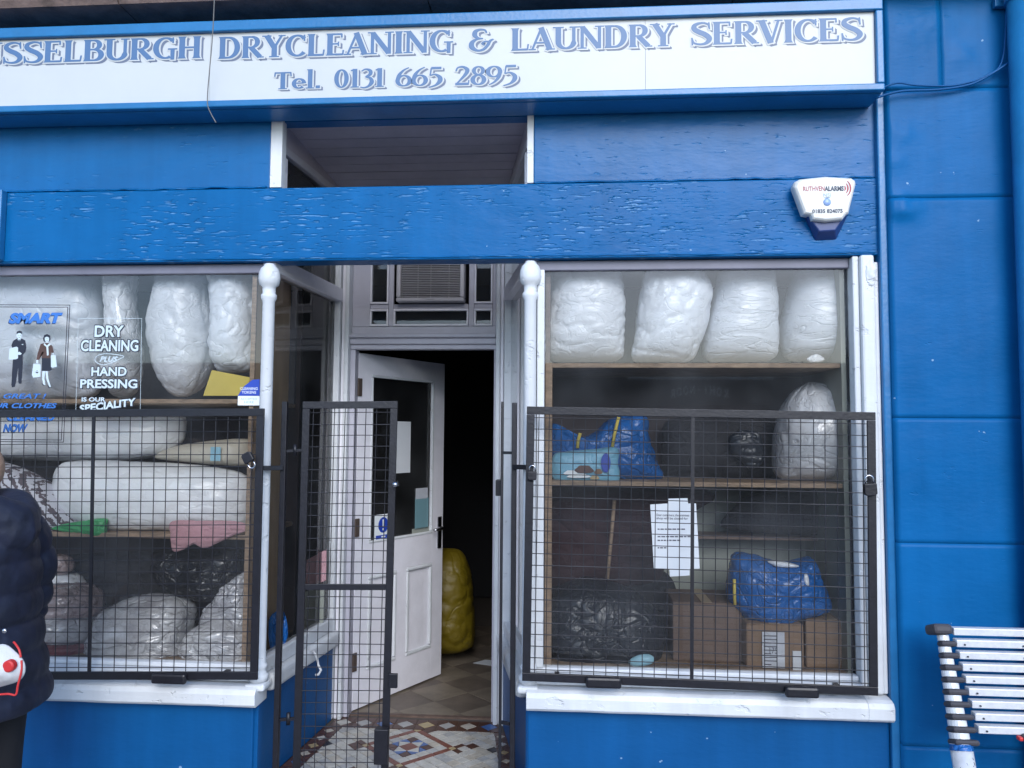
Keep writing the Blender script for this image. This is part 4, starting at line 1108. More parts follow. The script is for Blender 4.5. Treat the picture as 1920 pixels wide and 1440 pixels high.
# brackets that hold the guards off the sill
for g, PP, us in ((g1, P1, (.2, .9)), (g2, P2, (.1, .9))):
    for u in us:
        q = PP(u, .012); part('bracket', MB().box(q.x-.01, q.x+.01, YGD+.0065, -.023, q.z-.004, q.z+.008), 'black_metal', g)
def padlock(px, py, Y, label, tilt=0.0, size=1.0, up=False):
    c = at(px, py, Y); t = thing('padlock', label, 'padlock', tuple(c)); t.rotation_euler = (0, tilt, 0)
    k = size
    mb = MB(); mb.prism([(-.026*k, .012*k), (-.026*k, -.03*k), (-.018*k, -.038*k), (.018*k, -.038*k), (.026*k, -.03*k), (.026*k, .012*k)], -.012*k, .012*k)
    mb.build('lock_body', 'black_metal', t, bevel=.003, local=True)
    pts = [(-.016*k, 0, .0125*k)] + [(-.016*k*math.cos(a), 0, .030*k+.016*k*math.sin(a)) for a in [math.pi*i/8 for i in range(9)]] + [(.016*k, 0, .0125*k)]
    MB().tube(pts, .0042*k, 8).build('shackle', 'chrome', t, smooth=True, local=True)
    return t
padlock(467, 862, YGD-.03, 'padlock hanging askew at the top edge of the left mesh guard beside the doorway', R(150), .85)
padlock(998, 888, YGD-.02, 'padlock on the right mesh guard beside the doorway', R(0), .72)
padlock(1631, 912, YGD-.025, 'padlock at the outer edge of the right mesh guard by the pilaster', R(-4), .95)

# bars and gate of the entrance
def post(name, label, px_t, py_t, px_b, Y, wd):
    a, b = at(px_t, py_t, Y), at(px_b, 1440, Y)
    x = (a.x+b.x)/2
    t = thing(name, label, 'gate post', (x, Y, .0), 'gate posts of the entrance')
    part('post_bar', MB().box(x-wd/2, x+wd/2, Y-wd/2, Y+wd/2, .0, a.z), 'black_metal', t, bevel=.003)
    part('foot_plate', MB().box(x-.03, x+.03, Y-.03, Y+.03, -.0035, .006) if False else MB().box(x-wd/2-.012, x-wd/2-.0005, Y-.02, Y+.02, .001, .008), 'black_metal', t)
    return t, x
YP = .015
p1, xp1 = post('gate_post', 'thin black gate post in front of the left side window of the doorway', 533, 753, 519, YP, .024)
p2, xp2 = post('gate_post', 'thin black gate post beside the right-hand turned column', 964, 755, 961, YP, .022)
for (t, x, pyy, xe) in ((p1, xp1, 878, at(480, 878, YGD+.01).x), (p2, xp2, 876, at(995, 876, YGD+.01).x)):
    z = at(530 if x < -.6 else 970, pyy, -.03).z
    part('stay', MB().bar((x, YP-.014, z), (xe, YGD+.012, z+.002), .016, .02), 'black_metal', t, bevel=.002)
def on(p, Y): return at(p[0], p[1], Y)
YL = .02
g3, P3 = guard('mesh_gate', 'left leaf of the black mesh entrance gate, pulled half across the doorway', 'gate', None, None, None, None, 0, 9, 33, .032, None, (.51,),
      yfun=[on((568, 753), YL), on((746, 752), YL+.03), Vector((on((728, 1440), YL+.03).x, YL+.03, .012)), Vector((on((549, 1440), YL).x, YL, .012))])
x = on((736, 1280), YL).x
part('latch_plate', MB().box(x-.012, x+.024, YL-.02, YL-.004, .66-.22, .70-.20), 'black_metal', g3, bevel=.003)
a = on((701, 1440), YL-.02); zlo = .012
part('lock_box', MB().box(a.x, on((729, 1440), YL-.02).x-.005, YL-.03, YL+.006, .125, at(715, 1368, YL-.03).z), 'black_metal', g3, bevel=.004)
part('latch_knob', MB().tube([on((742, 908), YL-.01)+Vector((0, -.02, 0)), on((742, 908), YL-.01)+Vector((0, .03, 0))], .011, 10), 'chrome', g3, smooth=True)
for zz in (at(545, 846, YP).z, at(545, 1350, YP).z):
    part('hinge_pin', MB().bar((xp1+.013, YP, zz), (xp1+.088, YP+.004, zz+.006), .012, .012), 'black_metal', g3)
    part('hinge_eye', MB().tube([(xp1+.05, YP, zz-.02), (xp1+.05, YP, zz+.03)], .009, 8), 'black_metal', g3, smooth=True)
dvv = Vector((-.0863, 1.0, 0)).normalized()
h0 = Vector((xp2-.046, .03, 0)); h1 = Vector((-.0863*(3.32+.46)-.003, .46, 0)); zt_ = at(945, 753, .03).z
h0.x = -.0863*(3.35)-.001
g4, P4 = guard('mesh_gate', 'right leaf of the black mesh entrance gate, folded back edge-on into the lobby', 'gate', None, None, None, None, 0, 8, 33, .030, None, (.51,),
      yfun=[Vector((h0.x, h0.y, zt_)), Vector((h1.x, h1.y, zt_)), Vector((h1.x, h1.y, .012)), Vector((h0.x, h0.y, .012))])
part('bolt_box', MB().box(h0.x-.035, h0.x-.008, .10, .16, at(930, 930, .1).z, at(930, 900, .1).z), 'black_metal', g4, bevel=.003)
for zz in (at(950, 849, YP).z, at(950, 1357, YP).z):
    part('hinge_pin', MB().bar((xp2-.012, YP, zz), (h0.x+.004, h0.y, zz), .012, .012), 'black_metal', g4)

# ------------------------------------------------------------------ bags and bundles in the windows
# upper shelf, right-hand window
YU = .30
puff('wrapped_duvet', 'creased white duvet bag at the column end of the upper right shelf', 'duvet', 'bag_white_soft', [(1040, 490), (1100, 486), (1156, 492), (1168, 560), (1170, 640), (1160, 676), (1090, 680), (1032, 676), (1020, 640), (1030, 580), (1034, 530)], YU-.02, .17, .022, 7, (1.0, 1, 1.7), 1, group='wrapped duvets in the windows')
puff('wrapped_duvet', 'white duvet bag with a bulging round crumpled face on the upper right shelf', 'duvet', 'bag_white', [(1215, 506), (1265, 496), (1310, 508), (1334, 545), (1328, 600), (1310, 650), (1292, 678), (1232, 679), (1186, 674), (1192, 620), (1200, 560)], YU-.04, .17, .026, 8, (1.2, 1, 1.0), 2, group='wrapped duvets in the windows')
puff('wrapped_duvet', 'smooth white upright duvet roll beside the round crumpled bag on the upper right shelf', 'duvet', 'duvet_white', [(1352, 494), (1395, 488), (1440, 494), (1453, 540), (1456, 620), (1450, 672), (1400, 678), (1330, 677), (1320, 640), (1336, 570)], YU, .17, .014, 5, (.6, 1, 2.2), 3, group='wrapped duvets in the windows')
puff('wrapped_duvet', 'white upright duvet roll nearest the flat white post on the upper right shelf', 'duvet', 'duvet_white', [(1500, 492), (1545, 488), (1586, 494), (1596, 540), (1598, 620), (1590, 668), (1535, 676), (1478, 672), (1468, 620), (1480, 550)], YU, .17, .014, 5, (.6, 1, 2.2), 4, group='wrapped duvets in the windows')
puff('plastic_scrap', 'crumpled clear plastic end lying on the upper right shelf edge under the last duvet', 'plastic bag', 'bag_clear_grey', [(1512, 672), (1530, 664), (1545, 672), (1540, 679), (1518, 680)], .125, .02, .006, 20, seed=31, mode='radial')
# middle shelf, right
puff('laundry_bag', 'knotted pale plastic laundry bag at the post end of the middle right shelf', 'bag', 'bag_clear_grey', [(1520, 716), (1545, 722), (1582, 748), (1600, 800), (1602, 860), (1594, 896), (1530, 901), (1462, 897), (1452, 850), (1458, 790), (1478, 745), (1505, 722)], .34, .19, .016, 7, (1.4, 1, .8), 5, pleat=.007)
puff('blue_bag', 'large crumpled blue plastic bag standing on the middle right shelf', 'bag', 'bag_blue', [(1030, 800), (1048, 796), (1070, 818), (1110, 815), (1140, 790), (1175, 779), (1212, 778), (1216, 815), (1228, 860), (1238, 896), (1160, 902), (1090, 902), (1030, 900), (1022, 850)], .38, .16, .03, 7, (1, 1, 1.3), seed=6, mode='radial', per=9, square=.4)
for q, (a, b, c2) in enumerate((((1160, 782), (1152, 815), (1148, 838)), ((1088, 812), (1084, 826), (1083, 840)))):
    pts = [at(*p, .20-.0*k) for k, p in enumerate((a, b, c2))]
    tag(MB().tube([p for p in pts], .0075, 8).build('yellow_strap', 'paper_yellow', None, smooth=True), ('short yellow strap' if q else 'long yellow strap')+' lying against the big blue bag on the middle right shelf', 'strap')
pk = thing('printed_packet', 'light blue printed plastic packet leaning on the big blue bag', 'packet', tuple(at(1100, 903, .16)))
x0, x1, z0, z1 = rect(1036, 1158, 842, 902, .17)
pkm = puff('wrapper', None, None, 'bag_lightblue', [(1036, 856), (1060, 846), (1110, 842), (1157, 840), (1159, 870), (1158, 902), (1095, 903), (1038, 898)], .19, .035, .006, 12, seed=7, mode='radial', parent=pk)
mb = MB(); mb.prism([(at(1136+9*math.cos(t), 868+18*math.sin(t), .145).x, at(1136+9*math.cos(t), 868+18*math.sin(t), .145).z) for t in [2*math.pi*k/18 for k in range(18)]], .145, .149); part('badge', mb, 'sticker_blue', pk)
for (px, py, rx_, ry_, mm) in ((1095, 880, 17, 9, 'tile_brown'), (1122, 884, 7, 6, 'cardboard'), (1070, 886, 12, 5, 'sticker_white'), (1085, 892, 20, 5, 'sticker_white'), (1115, 895, 8, 5, 'tile_buff')):
    pl = [at(px+rx_*math.cos(t)*(1+.25*math.sin(3*t)), py+ry_*math.sin(t)*(1+.2*math.cos(2*t)), .146) for t in [2*math.pi*k/16 for k in range(16)]]
    part('print_patch', MB().prism([(p.x, p.z) for p in pl], .1465+random.uniform(-.001, .0005), .150), mm, pk)
puff('dark_bundle', 'dark brown bundle at the back of the middle right shelf', 'bundle', 'cloth_dark', [(1250, 790), (1340, 782), (1440, 790), (1448, 860), (1440, 898), (1340, 901), (1250, 898), (1242, 850)], .52, .10, .02, 6, seed=8, mode='cols')
puff('clear_packet', 'small crumpled dark packet glinting on the middle right shelf by the pale bag', 'packet', 'bag_charcoal', [(1372, 815), (1405, 806), (1428, 822), (1432, 862), (1408, 880), (1385, 860), (1368, 845)], .40, .03, .02, 18, seed=9)
# below: clothes, boxes, bags on the window floor
puff('dark_coats', 'dark maroon coats heaped under the middle shelf behind the broom handle', 'clothes', 'cloth_maroon', [(1022, 912), (1120, 908), (1230, 910), (1325, 918), (1340, 935), (1300, 960), (1250, 1000), (1240, 1080), (1150, 1100), (1030, 1095), (1022, 1000)], .52, .12, .035, 5, seed=10)
tag(MB().tube([at(1152, 938, .33), at(1146, 1010, .31), at(1139, 1085, .29)], .0085, 10).build('broom_handle', 'wood_edge', None, smooth=True), 'thin wooden broom handle leaning upright behind the right mesh guard', 'broom')
puff('folded_coat', 'black folded coat lying on the small shelf under the right window shelf', 'coat', 'cloth_dark', [(1352, 978), (1375, 952), (1400, 930), (1450, 922), (1510, 918), (1560, 925), (1562, 970), (1556, 1000), (1490, 1004), (1420, 998), (1360, 990)], .48, .06, .014, 8, seed=11, mode='cols')
puff('bin_bag', 'large black bin bag slumped on the floor of the right display window', 'bag', 'bag_charcoal', [(1052, 1098), (1100, 1082), (1150, 1090), (1200, 1112), (1236, 1148), (1248, 1200), (1225, 1236), (1150, 1250), (1080, 1246), (1035, 1236), (1022, 1190), (1030, 1130)], .32, .20, .03, 6, seed=12, mode='radial')
puff('black_bundle', 'black bundle behind the bin bag in the corner of the right window', 'bundle', 'cloth_dark', [(1024, 1040), (1100, 1030), (1180, 1050), (1260, 1085), (1262, 1180), (1150, 1215), (1030, 1200), (1020, 1120)], .56, .08, .02, 6, seed=13)
puff('mask_packet', 'small pale blue packet on the sill in front of the bin bag', 'packet', 'mask_packet', [(1178, 1240), (1192, 1230), (1215, 1226), (1227, 1234), (1222, 1244), (1196, 1250), (1184, 1248)], .10, .018, .003, 14, seed=14)
zf = zrr+.050
def carton(label, px0, px1, pyt, yf, dep, m, tape=True):
    a, b = at(px0, 1250, yf), at(px1, 1250, yf); zt = at((px0+px1)/2, pyt, yf).z
    c = thing('cardboard_box', label, 'cardboard box', ((a.x+b.x)/2, yf+dep/2, zf), 'cardboard boxes in the right window')
    h = zt-zf; cxm = (a.x+b.x)/2; mb = MB(); n = 7
    # slightly bulged walls
    vs = []; fs = []
    for j in range(n+1):
        for i, (X, Yy) in enumerate(((a.x, yf), (cxm, yf-.006*math.sin(math.pi*j/n)), (b.x, yf), (b.x+.004*math.sin(math.pi*j/n), yf+dep/2), (b.x, yf+dep), (a.x, yf+dep), (a.x-.004*math.sin(math.pi*j/n), yf+dep/2))):
            vs.append((X, Yy, zf+.0006+h*j/n))
    for j in range(n):
        for i in range(7): fs.append((j*7+i, j*7+(i+1) % 7, (j+1)*7+(i+1) % 7, (j+1)*7+i))
    fs += [tuple(range(6, -1, -1)), tuple(n*7+i for i in range(7))]
    part('carton', mb.add(vs, fs), m, c, bevel=.006)
    part('flap', MB().box(a.x+.004, cxm-.0015, yf+.002, yf+dep-.002, zt+.001, zt+.0045), m, c)
    part('flap', MB().box(cxm+.0015, b.x-.004, yf+.002, yf+dep-.002, zt+.001, zt+.0045), m, c)
    if tape: part('tape', MB().box(cxm-.022, cxm+.022, yf+.001, yf+dep-.001, zt+.005, zt+.0062), 'tape', c)
    return c, a.x, b.x, zt
c1 = carton('large cardboard box between the bin bag and the blue sack', 1262, 1392, 1132, .20, .30, 'cardboard_grey')
c2 = carton('cardboard box with a white shipping label under the blue sack', 1400, 1508, 1172, .13, .26, 'cardboard')
c3 = carton('plain brown cardboard box in the corner by the white post', 1512, 1612, 1165, .16, .26, 'cardboard')
x0, x1, z0, z1 = rect(1430, 1471, 1186, 1252, .118)
part('label', MB().box(x0, x1, .1195, .1225, z0, z1), 'bag_grey', c2[0])
mb = MB()
for k in range(9):
    q = z0+(z1-z0)*(.08+.1*k)
    mb.box(x0+.006, x0+.012+(.05 if k % 3 else .025), .1185, .1194, q, q+.004)
put_text(mb, '175', x0+.030, x0+.062, z0+.06, z0+.085, .1183)
part('label_print', mb, 'paper_ink', c2[0])
x0, x1, z0, z1 = rect(1487, 1503, 1221, 1264, .12)
part('label', MB().box(x0, x1, .1195, .1225, z0, z1), 'paper', c2[0])
puff('blue_sack', 'full blue plastic sack resting on top of the cardboard boxes', 'bag', 'bag_blue', [(1374, 1042), (1410, 1040), (1450, 1054), (1490, 1052), (1520, 1048), (1534, 1075), (1548, 1105), (1556, 1138), (1530, 1152), (1495, 1158), (1462, 1173), (1425, 1168), (1388, 1152), (1362, 1122), (1368, 1080)], .255, .13, .026, 7, (1, 1, 1.3), seed=15, mode='radial', per=8)
puff('white_rag', 'white rag showing at the mouth of the blue sack', 'cloth', 'bag_white', [(1440, 1052), (1470, 1053), (1496, 1060), (1490, 1064), (1455, 1062)], .165, .016, .005, 15, seed=16)
puff('white_tag', 'small white tag on the side of the blue sack', 'tag', 'bag_white', [(1508, 1078), (1514, 1078), (1517, 1098), (1510, 1100), (1507, 1088)], .137, .010, .003, 15, seed=17)
tag(MB().tube([at(1377, 1086, .15), at(1377, 1112, .15), at(1378, 1134, .155)], .007, 8).build('yellow_strap', 'paper_yellow', None, smooth=True), 'yellow carrying strap on the blue sack', 'strap')

# left-hand window, upper shelf
puff('wrapped_duvet', 'long creased white duvet bag beside the lettered film on the upper left shelf', 'duvet', 'bag_white_soft', [(305, 500), (345, 490), (388, 500), (392, 560), (396, 640), (388, 700), (366, 735), (335, 744), (310, 720), (294, 670), (286, 610), (296, 550)], .26, .16, .022, 8, (1.1, 1, 1.4), 18, group='wrapped duvets in the windows')
puff('wrapped_duvet', 'creased white duvet bag above the yellow card on the upper left shelf', 'duvet', 'bag_white', [(398, 500), (430, 490), (470, 496), (482, 560), (480, 640), (476, 690), (440, 700), (412, 696), (402, 650), (404, 600), (400, 550)], .24, .15, .022, 8, (1.1, 1, 1.4), 19, group='wrapped duvets in the windows')
puff('wrapped_duvet', 'narrow white duvet bag set back above the lettered film', 'duvet', 'bag_clear_grey', [(198, 505), (225, 490), (256, 505), (250, 570), (262, 660), (250, 738), (215, 742), (196, 690), (204, 600)], .22, .10, .018, 8, seed=20, group='wrapped duvets in the windows')
puff('wrapped_duvet', 'broad grey wrapped duvet behind the pictured poster', 'duvet', 'bag_grey', [(-120, 505), (-40, 494), (60, 498), (150, 495), (190, 540), (192, 640), (180, 738), (90, 744), (-20, 744), (-110, 742), (-130, 620)], .29, .15, .022, 6, seed=21, group='wrapped duvets in the windows')
yc = [at(x, y, .135) for x, y in ((398, 694), (471, 708), (457, 742), (382, 742))]
mb = MB(); mb.prism([(p.x, p.z) for p in yc], .130, .134); tag(mb.build('yellow_card', 'paper_yellow', None), 'tilted yellow card standing on the upper left shelf', 'card')
tk = thing('token_notice', 'small blue and white notice stuck inside the glass below the turned column', 'notice', tuple(at(466, 760, YG)))
mb = MB(); q = [at(x, y, .0545) for x, y in ((446, 742), (487, 742), (487, 711), (474, 712), (458, 724))]
mb.prism([(p.x, p.z) for p in q], .0530, .0542); part('header', mb, 'sticker_blue', tk)
x0, x1, z0, z1 = rect(446, 487, 742.5, 760, .0545); part('slip', MB().box(x0, x1, .0530, .0542, z0, z1), 'sticker_white', tk)
mb = MB(); put_text(mb, 'CLEANING', *rect(450, 483, 726, 731, .052), .0526, bold=.01); put_text(mb, 'TOKENS', *rect(453, 480, 733, 738, .052), .0526, bold=.01); part('lettering', mb, 'sticker_white', tk, fixn=False)
mb = MB(); put_text(mb, 'ACCEPTED', *rect(451, 482, 746, 750, .052), .0526); put_text(mb, 'HERE', *rect(458, 476, 752, 756, .052), .0526); part('lettering', mb, 'print_paleblue', tk, fixn=False)
# middle shelf, left
puff('bedding_roll', 'big white rolled duvet in clear plastic on the middle left shelf', 'duvet', 'roll_white', [(112, 880), (135, 866), (200, 864), (300, 866), (400, 874), (460, 890), (470, 930), (466, 975), (440, 990), (330, 996), (220, 996), (150, 975), (108, 940), (104, 905)], .27, .17, .020, 6, (.8, 1, 1.5), seed=22, mode='cols', square=.45)
puff('bedding_pack', 'flat grey white bedding pack lying along the back above the big roll', 'duvet', 'roll_white', [(-60, 775), (60, 768), (200, 770), (330, 772), (346, 800), (340, 830), (290, 858), (150, 866), (0, 862), (-70, 850), (-80, 810)], .44, .18, .016, 6, (.5, 1, 2), seed=23, mode='cols')
puff('beige_pack', 'flat beige wrapped package on top of the big white roll', 'package', 'bag_beige', [(292, 858), (330, 838), (400, 826), (470, 824), (478, 850), (476, 872), (420, 872), (350, 866)], .38, .14, .006, 6, (.5, 1, 2), seed=24, mode='cols')
x0, x1, z0, z1 = rect(394, 414, 838, 864, .235); tag(MB().box(x0, x1, .2345, .2365, z0, z1).build('green_sticker', 'mask_packet', None, bevel=.0005), 'pale green sticker on the flat beige package', 'sticker')
puff('zigzag_blanket', 'rolled brown and white zigzag blanket at the end of the middle left shelf', 'blanket', 'check_cloth', [(-60, 850), (0, 866), (40, 880), (90, 910), (125, 950), (148, 985), (130, 998), (60, 1000), (-60, 1000)], .20, .11, .014, 9, seed=25, mode='radial')
puff('green_cloth', 'bright green folded bag poking over the middle left shelf edge', 'bag', 'cloth_green', [(96, 990), (120, 982), (160, 976), (200, 972), (199, 990), (194, 1006), (150, 1000), (110, 996)], .115, .03, .012, 14, seed=26, mode='cols')
puff('pink_cloth', 'folded dusty pink cloth hanging over the middle left shelf edge', 'cloth', 'cloth_pink', [(322, 978), (380, 976), (450, 978), (466, 992), (430, 1008), (385, 1028), (365, 1020), (345, 1030), (325, 1032), (321, 1005)], .085, .022, .010, 14, (.6, 1, 2.4), seed=27, mode='cols')
# bottom, left
puff('black_bag', 'black rubbish bag hanging low under the middle left shelf', 'bag', 'bag_black', [(300, 1030), (380, 1024), (450, 1030), (456, 1070), (430, 1110), (395, 1128), (340, 1118), (300, 1090), (290, 1050)], .34, .13, .03, 7, seed=28, mode='radial')
puff('dark_heap', 'heap of dark clothes at the back of the lower left compartment', 'clothes', 'cloth_dark', [(100, 1050), (180, 1036), (300, 1040), (330, 1100), (330, 1150), (200, 1150), (110, 1140), (90, 1090)], .52, .10, .03, 6, seed=29)
G_ = 'bagged bedding in the lower left compartment'
puff('wrapped_blanket', 'clear bagged pale blanket in the middle of the lower left compartment', 'blanket', 'clear_wrap', [(182, 1190), (194, 1150), (216, 1132), (250, 1118), (300, 1112), (340, 1124), (356, 1150), (352, 1196), (350, 1236), (270, 1240), (188, 1238)], .26, .17, .030, 8, (.6, 1, 2.2), 30, group=G_, e=3.5)
puff('wrapped_blanket', 'clear bagged grey pillow against the wooden end strip at the bottom left', 'blanket', 'clear_wrap', [(352, 1190), (372, 1172), (410, 1160), (440, 1172), (470, 1186), (472, 1214), (470, 1238), (420, 1241), (358, 1238), (346, 1214)], .20, .12, .034, 9, (.8, 1, 1.6), seed=32, group=G_, e=3)
puff('wrapped_blanket', 'crumpled clear bag standing over the grey pillow at the bottom left', 'blanket', 'clear_wrap', [(380, 1172), (388, 1140), (408, 1120), (420, 1090), (446, 1078), (470, 1076), (476, 1130), (474, 1180), (440, 1200), (400, 1190)], .33, .10, .040, 9, seed=33, mode='radial', group=G_)
puff('wrapped_blanket', 'red edged knitted blanket in clear plastic beside the person, bottom of its stack', 'blanket', 'cloth_red', [(40, 1206), (90, 1198), (172, 1200), (178, 1216), (176, 1240), (100, 1242), (40, 1240)], .25, .17, .016, 16, seed=34, mode='cols', group=G_, e=4)
puff('wrapped_blanket', 'grey green folded blanket in clear plastic on the red edged blanket', 'blanket', 'clear_wrap', [(40, 1158), (100, 1152), (172, 1156), (178, 1176), (174, 1198), (100, 1202), (40, 1200)], .26, .16, .022, 9, (.5, 1, 2.4), seed=35, mode='cols', group=G_, e=3.5)
puff('wrapped_blanket', 'brownish bagged blanket on top of the stack beside the person', 'blanket', 'bag_clear_brown', [(40, 1108), (100, 1098), (165, 1106), (186, 1130), (178, 1156), (100, 1160), (40, 1158)], .28, .15, .028, 9, (.5, 1, 2.4), seed=36, mode='cols', group=G_, e=3)
puff('white_bag', 'white plastic bag leaning behind the stack of bagged blankets', 'bag', 'bag_white', [(60, 1064), (100, 1056), (130, 1068), (160, 1092), (150, 1108), (90, 1112), (60, 1108)], .40, .08, .018, 10, seed=37)
puff('brown_bag', 'crumpled brown clear bag high in the lower left compartment', 'bag', 'bag_clear_brown', [(84, 1044), (110, 1038), (134, 1046), (136, 1070), (110, 1080), (86, 1072)], .36, .06, .018, 14, seed=38)

# items on the window ledge seen through the lobby's left side window
puff('blue_packet', 'blue packet on the ledge behind the left side window of the doorway', 'packet', 'bag_blue', [(505, 1160), (530, 1145), (540, 1185), (530, 1212), (508, 1216)], .30, .02, .006, 12, seed=39, mode='cols')
def leaning_sheet(name, label, pts, m, cat, Y, d=.006):
    q = [at(x, y, Y) for x, y in pts]; return tag(MB().prism([(p.x, p.z) for p in q], Y, Y+d).build(name, m, None), label, cat)
leaning_sheet('framed_notice', 'pale card propped on the ledge inside the left side window', [(571, 1110), (608, 1096), (606, 1172), (568, 1190)], 'back_green', 'card', .70)
leaning_sheet('pink_leaflet', 'pinkish leaflet propped above the pale card inside the left side window', [(575, 1050), (612, 1030), (611, 1088), (573, 1104)], 'cloth_pink', 'leaflet', .71)

# ------------------------------------------------------------------ notices on the glass
YN = YG-.003
nt_ = thing('paper_notice', 'white printed paper notice taped inside the right display window', 'notice', tuple(at(1268, 1080, YN)))
q = [at(x, y, YN) for x, y in ((1219, 946), (1252, 944), (1252, 935), (1289, 934), (1290, 944), (1305, 944), (1312, 1066), (1293, 1067), (1293, 1079), (1256, 1081), (1255, 1067), (1226, 1066))]
part('sheet', MB().prism([(p.x, p.z) for p in q], YN-.001, YN+.0005), 'paper', nt_)
mb = MB()
yt = YN-.0022
put_text(mb, 'Dear customers, the premises', *rect(1231, 1292, 964, 969, yt), yt, bold=.01)
put_text(mb, 'shop will be closed for', *rect(1231, 1290, 970, 975, yt), yt, bold=.01)
part('print', mb, 'paper_ink', nt_, fixn=False)
mb = MB()
for py, w_ in ((991, 46), (1005, 62), (1012, 42), (1026, 18)):
    x = 1233; rnd = random.Random(py)
    while x < 1233+w_:
        l = rnd.uniform(3, 8); x0, x1, z0, z1 = rect(x, x+l, py, py+2.3, yt); mb.add([(x0, yt, z0), (x1, yt, z0), (x1, yt, z1), (x0, yt, z1)], [(0, 1, 2, 3)]); x += l+1.6
part('print', mb, 'paper_ink', nt_, fixn=False)['kind'] = 'stuff'

# clear film with white lettering
YD = YG-.002
df = thing('window_decal', 'clear film lettered dry cleaning plus hand pressing on the left window', 'window sticker', tuple(at(205, 770, YD)))
def frame_line(corners, wpx, m, parent, Y, name='border'):
    mb = MB(); q = [at(x, y, Y) for x, y in corners]; c = sum(q, Vector())/4
    for i in range(4):
        a, b = q[i], q[(i+1) % 4]; t = (b-a).normalized(); nrm = Vector((-t.z, 0, t.x))*wpx*.0015
        mb.add([tuple(a-nrm-t*wpx*.001), tuple(b-nrm+t*wpx*.001), tuple(b+nrm+t*wpx*.001), tuple(a+nrm-t*wpx*.001)], [(0, 1, 2, 3)])
        mb.v[-4:] = [v+Vector((0, -.00003*i, 0)) for v in mb.v[-4:]]
    part(name, mb, m, parent, fixn=False)
frame_line([(147, 597), (266, 597), (262, 812), (141, 812)], .55, 'poster_pale', df, YD)
def shadowed(s, r, front, back, parent, Y, bold=.03, shear=0, slope=0, dx=2.0, dy=1.8, halo=.0):
    mb = MB(); a = rect(*r, Y); k = .0023
    if halo:
        for (ox, oz) in ((1, 0), (-1, 0), (0, 1), (0, -1), (.7, .7), (-.7, .7), (.7, -.7), (-.7, -.7)):
            put_text(mb, s, a[0]+ox*halo*k, a[1]+ox*halo*k, a[2]+oz*halo*k, a[3]+oz*halo*k, Y-.00002*(len(mb.v) % 7), bold, shear, slope)
    put_text(mb, s, a[0]+dx*k, a[1]+dx*k, a[2]-dy*k, a[3]-dy*k, Y-.0003, bold, shear, slope)
    part('lettering', mb, back, parent, fixn=False)
    mb = MB(); put_text(mb, s, *a, Y-.0006, bold, shear, slope); part('lettering', mb, front, parent, fixn=False)
shadowed('DRY', (177, 233, 610, 632), 'poster_pale', 'poster_black', df, YD, .03, halo=1.9)
shadowed('CLEANING', (151, 260, 637, 659), 'poster_pale', 'poster_black', df, YD, .03, halo=1.9)
shadowed('HAND', (171, 238, 688, 705), 'poster_pale', 'poster_black', df, YD, .03, halo=1.7)
shadowed('PRESSING', (150, 258, 711, 728), 'poster_pale', 'poster_black', df, YD, .03, halo=1.7)
shadowed('IS OUR', (153, 198, 745, 753), 'poster_pale', 'poster_black', df, YD, .03, halo=.5)
shadowed('SPECIALITY', (149, 254, 760, 774), 'poster_pale', 'poster_black', df, YD, .035, slope=.13, halo=.7)
mb = MB(); put_text(mb, 'PLUS', *rect(187, 221, 668, 678.5, YD), YD-.0003, .03, .3); part('lettering', mb, 'poster_pale', df, fixn=False)
mb = MB(); pts = [(178+27*(1-math.cos(t))*.98, 673-10.5*math.sin(t)*(1-.0*t)) for t in [math.pi*k/10 for k in range(11)]]
loop = [(178, 674), (183, 667), (195, 663.5), (212, 664), (232, 668), (222, 674), (210, 680), (195, 684), (183, 681)]
lp = catmull(loop, 5); vs = []
for i in range(len(lp)):
    a, b = lp[i-1], lp[(i+1) % len(lp)]; tx, ty = b[0]-a[0], b[1]-a[1]; l = math.hypot(tx, ty) or 1
    for s in (-.55, .55): vs.append(tuple(at(lp[i][0]-ty/l*s, lp[i][1]+tx/l*s, YD-.0002)))
n = len(lp); mb.add(vs, [(2*i, 2*i+1, (2*i+3) % (2*n), (2*i+2) % (2*n)) for i in range(n)]); part('leaf_outline', mb, 'poster_pale', df, fixn=False)

# pictured poster film
po = thing('window_poster', 'clear poster film of a smart man and woman with carrier bags, double black border', 'poster', tuple(at(10, 826, YD)))
for d in (0, 4): frame_line([(-116+d, 571+d), (131-d, 572+d), (119-d, 829-d), (-124+d, 827-d)], 1.1, 'poster_black', po, YD)
shadowed('SMART', (16, 118, 586, 607), 'poster_blue', 'poster_black', po, YD, .06, .22, dx=-1.2, dy=1.6)
shadowed('LOOK GREAT !', (-62, 87, 738, 747), 'poster_blue', 'poster_black', po, YD, .02, .25, dx=-.6, dy=.7)
shadowed('YOUR CLOTHES', (-36, 107, 756, 765), 'poster_blue', 'poster_black', po, YD, .03, .25, dx=-.6, dy=.7)
shadowed('CLEANED', (13, 103, 775, 789), 'poster_blue', 'poster_black', po, YD, .05, .22, dx=-1, dy=1.3)
shadowed('NOW', (6, 53, 795, 810), 'poster_blue', 'poster_black', po, YD, .05, .22, dx=-1, dy=1.3)
def flat(parent, name, polys, Y):
    """printed figure: flat patches of film, each a hair in front of the last"""
    mats_ = []; mb = MB()
    for k, (m, pl) in enumerate(polys):
        if m not in mats_: mats_.append(m)
        mb.cur = mats_.index(m)
        q = [at(x/5.0536, 555+y/5.0526, Y) for x, y in pl]      # coordinates on a five times enlargement
        c = sum(q, Vector())/len(q)
        mb.add([(p.x, Y-.00006*k, p.z) for p in q] + [(c.x, Y-.00006*k, c.z)], [(i, (i+1) % len(q), len(q)) for i in range(len(q))])
    mb.build(name, mats_, parent, fixn=False)
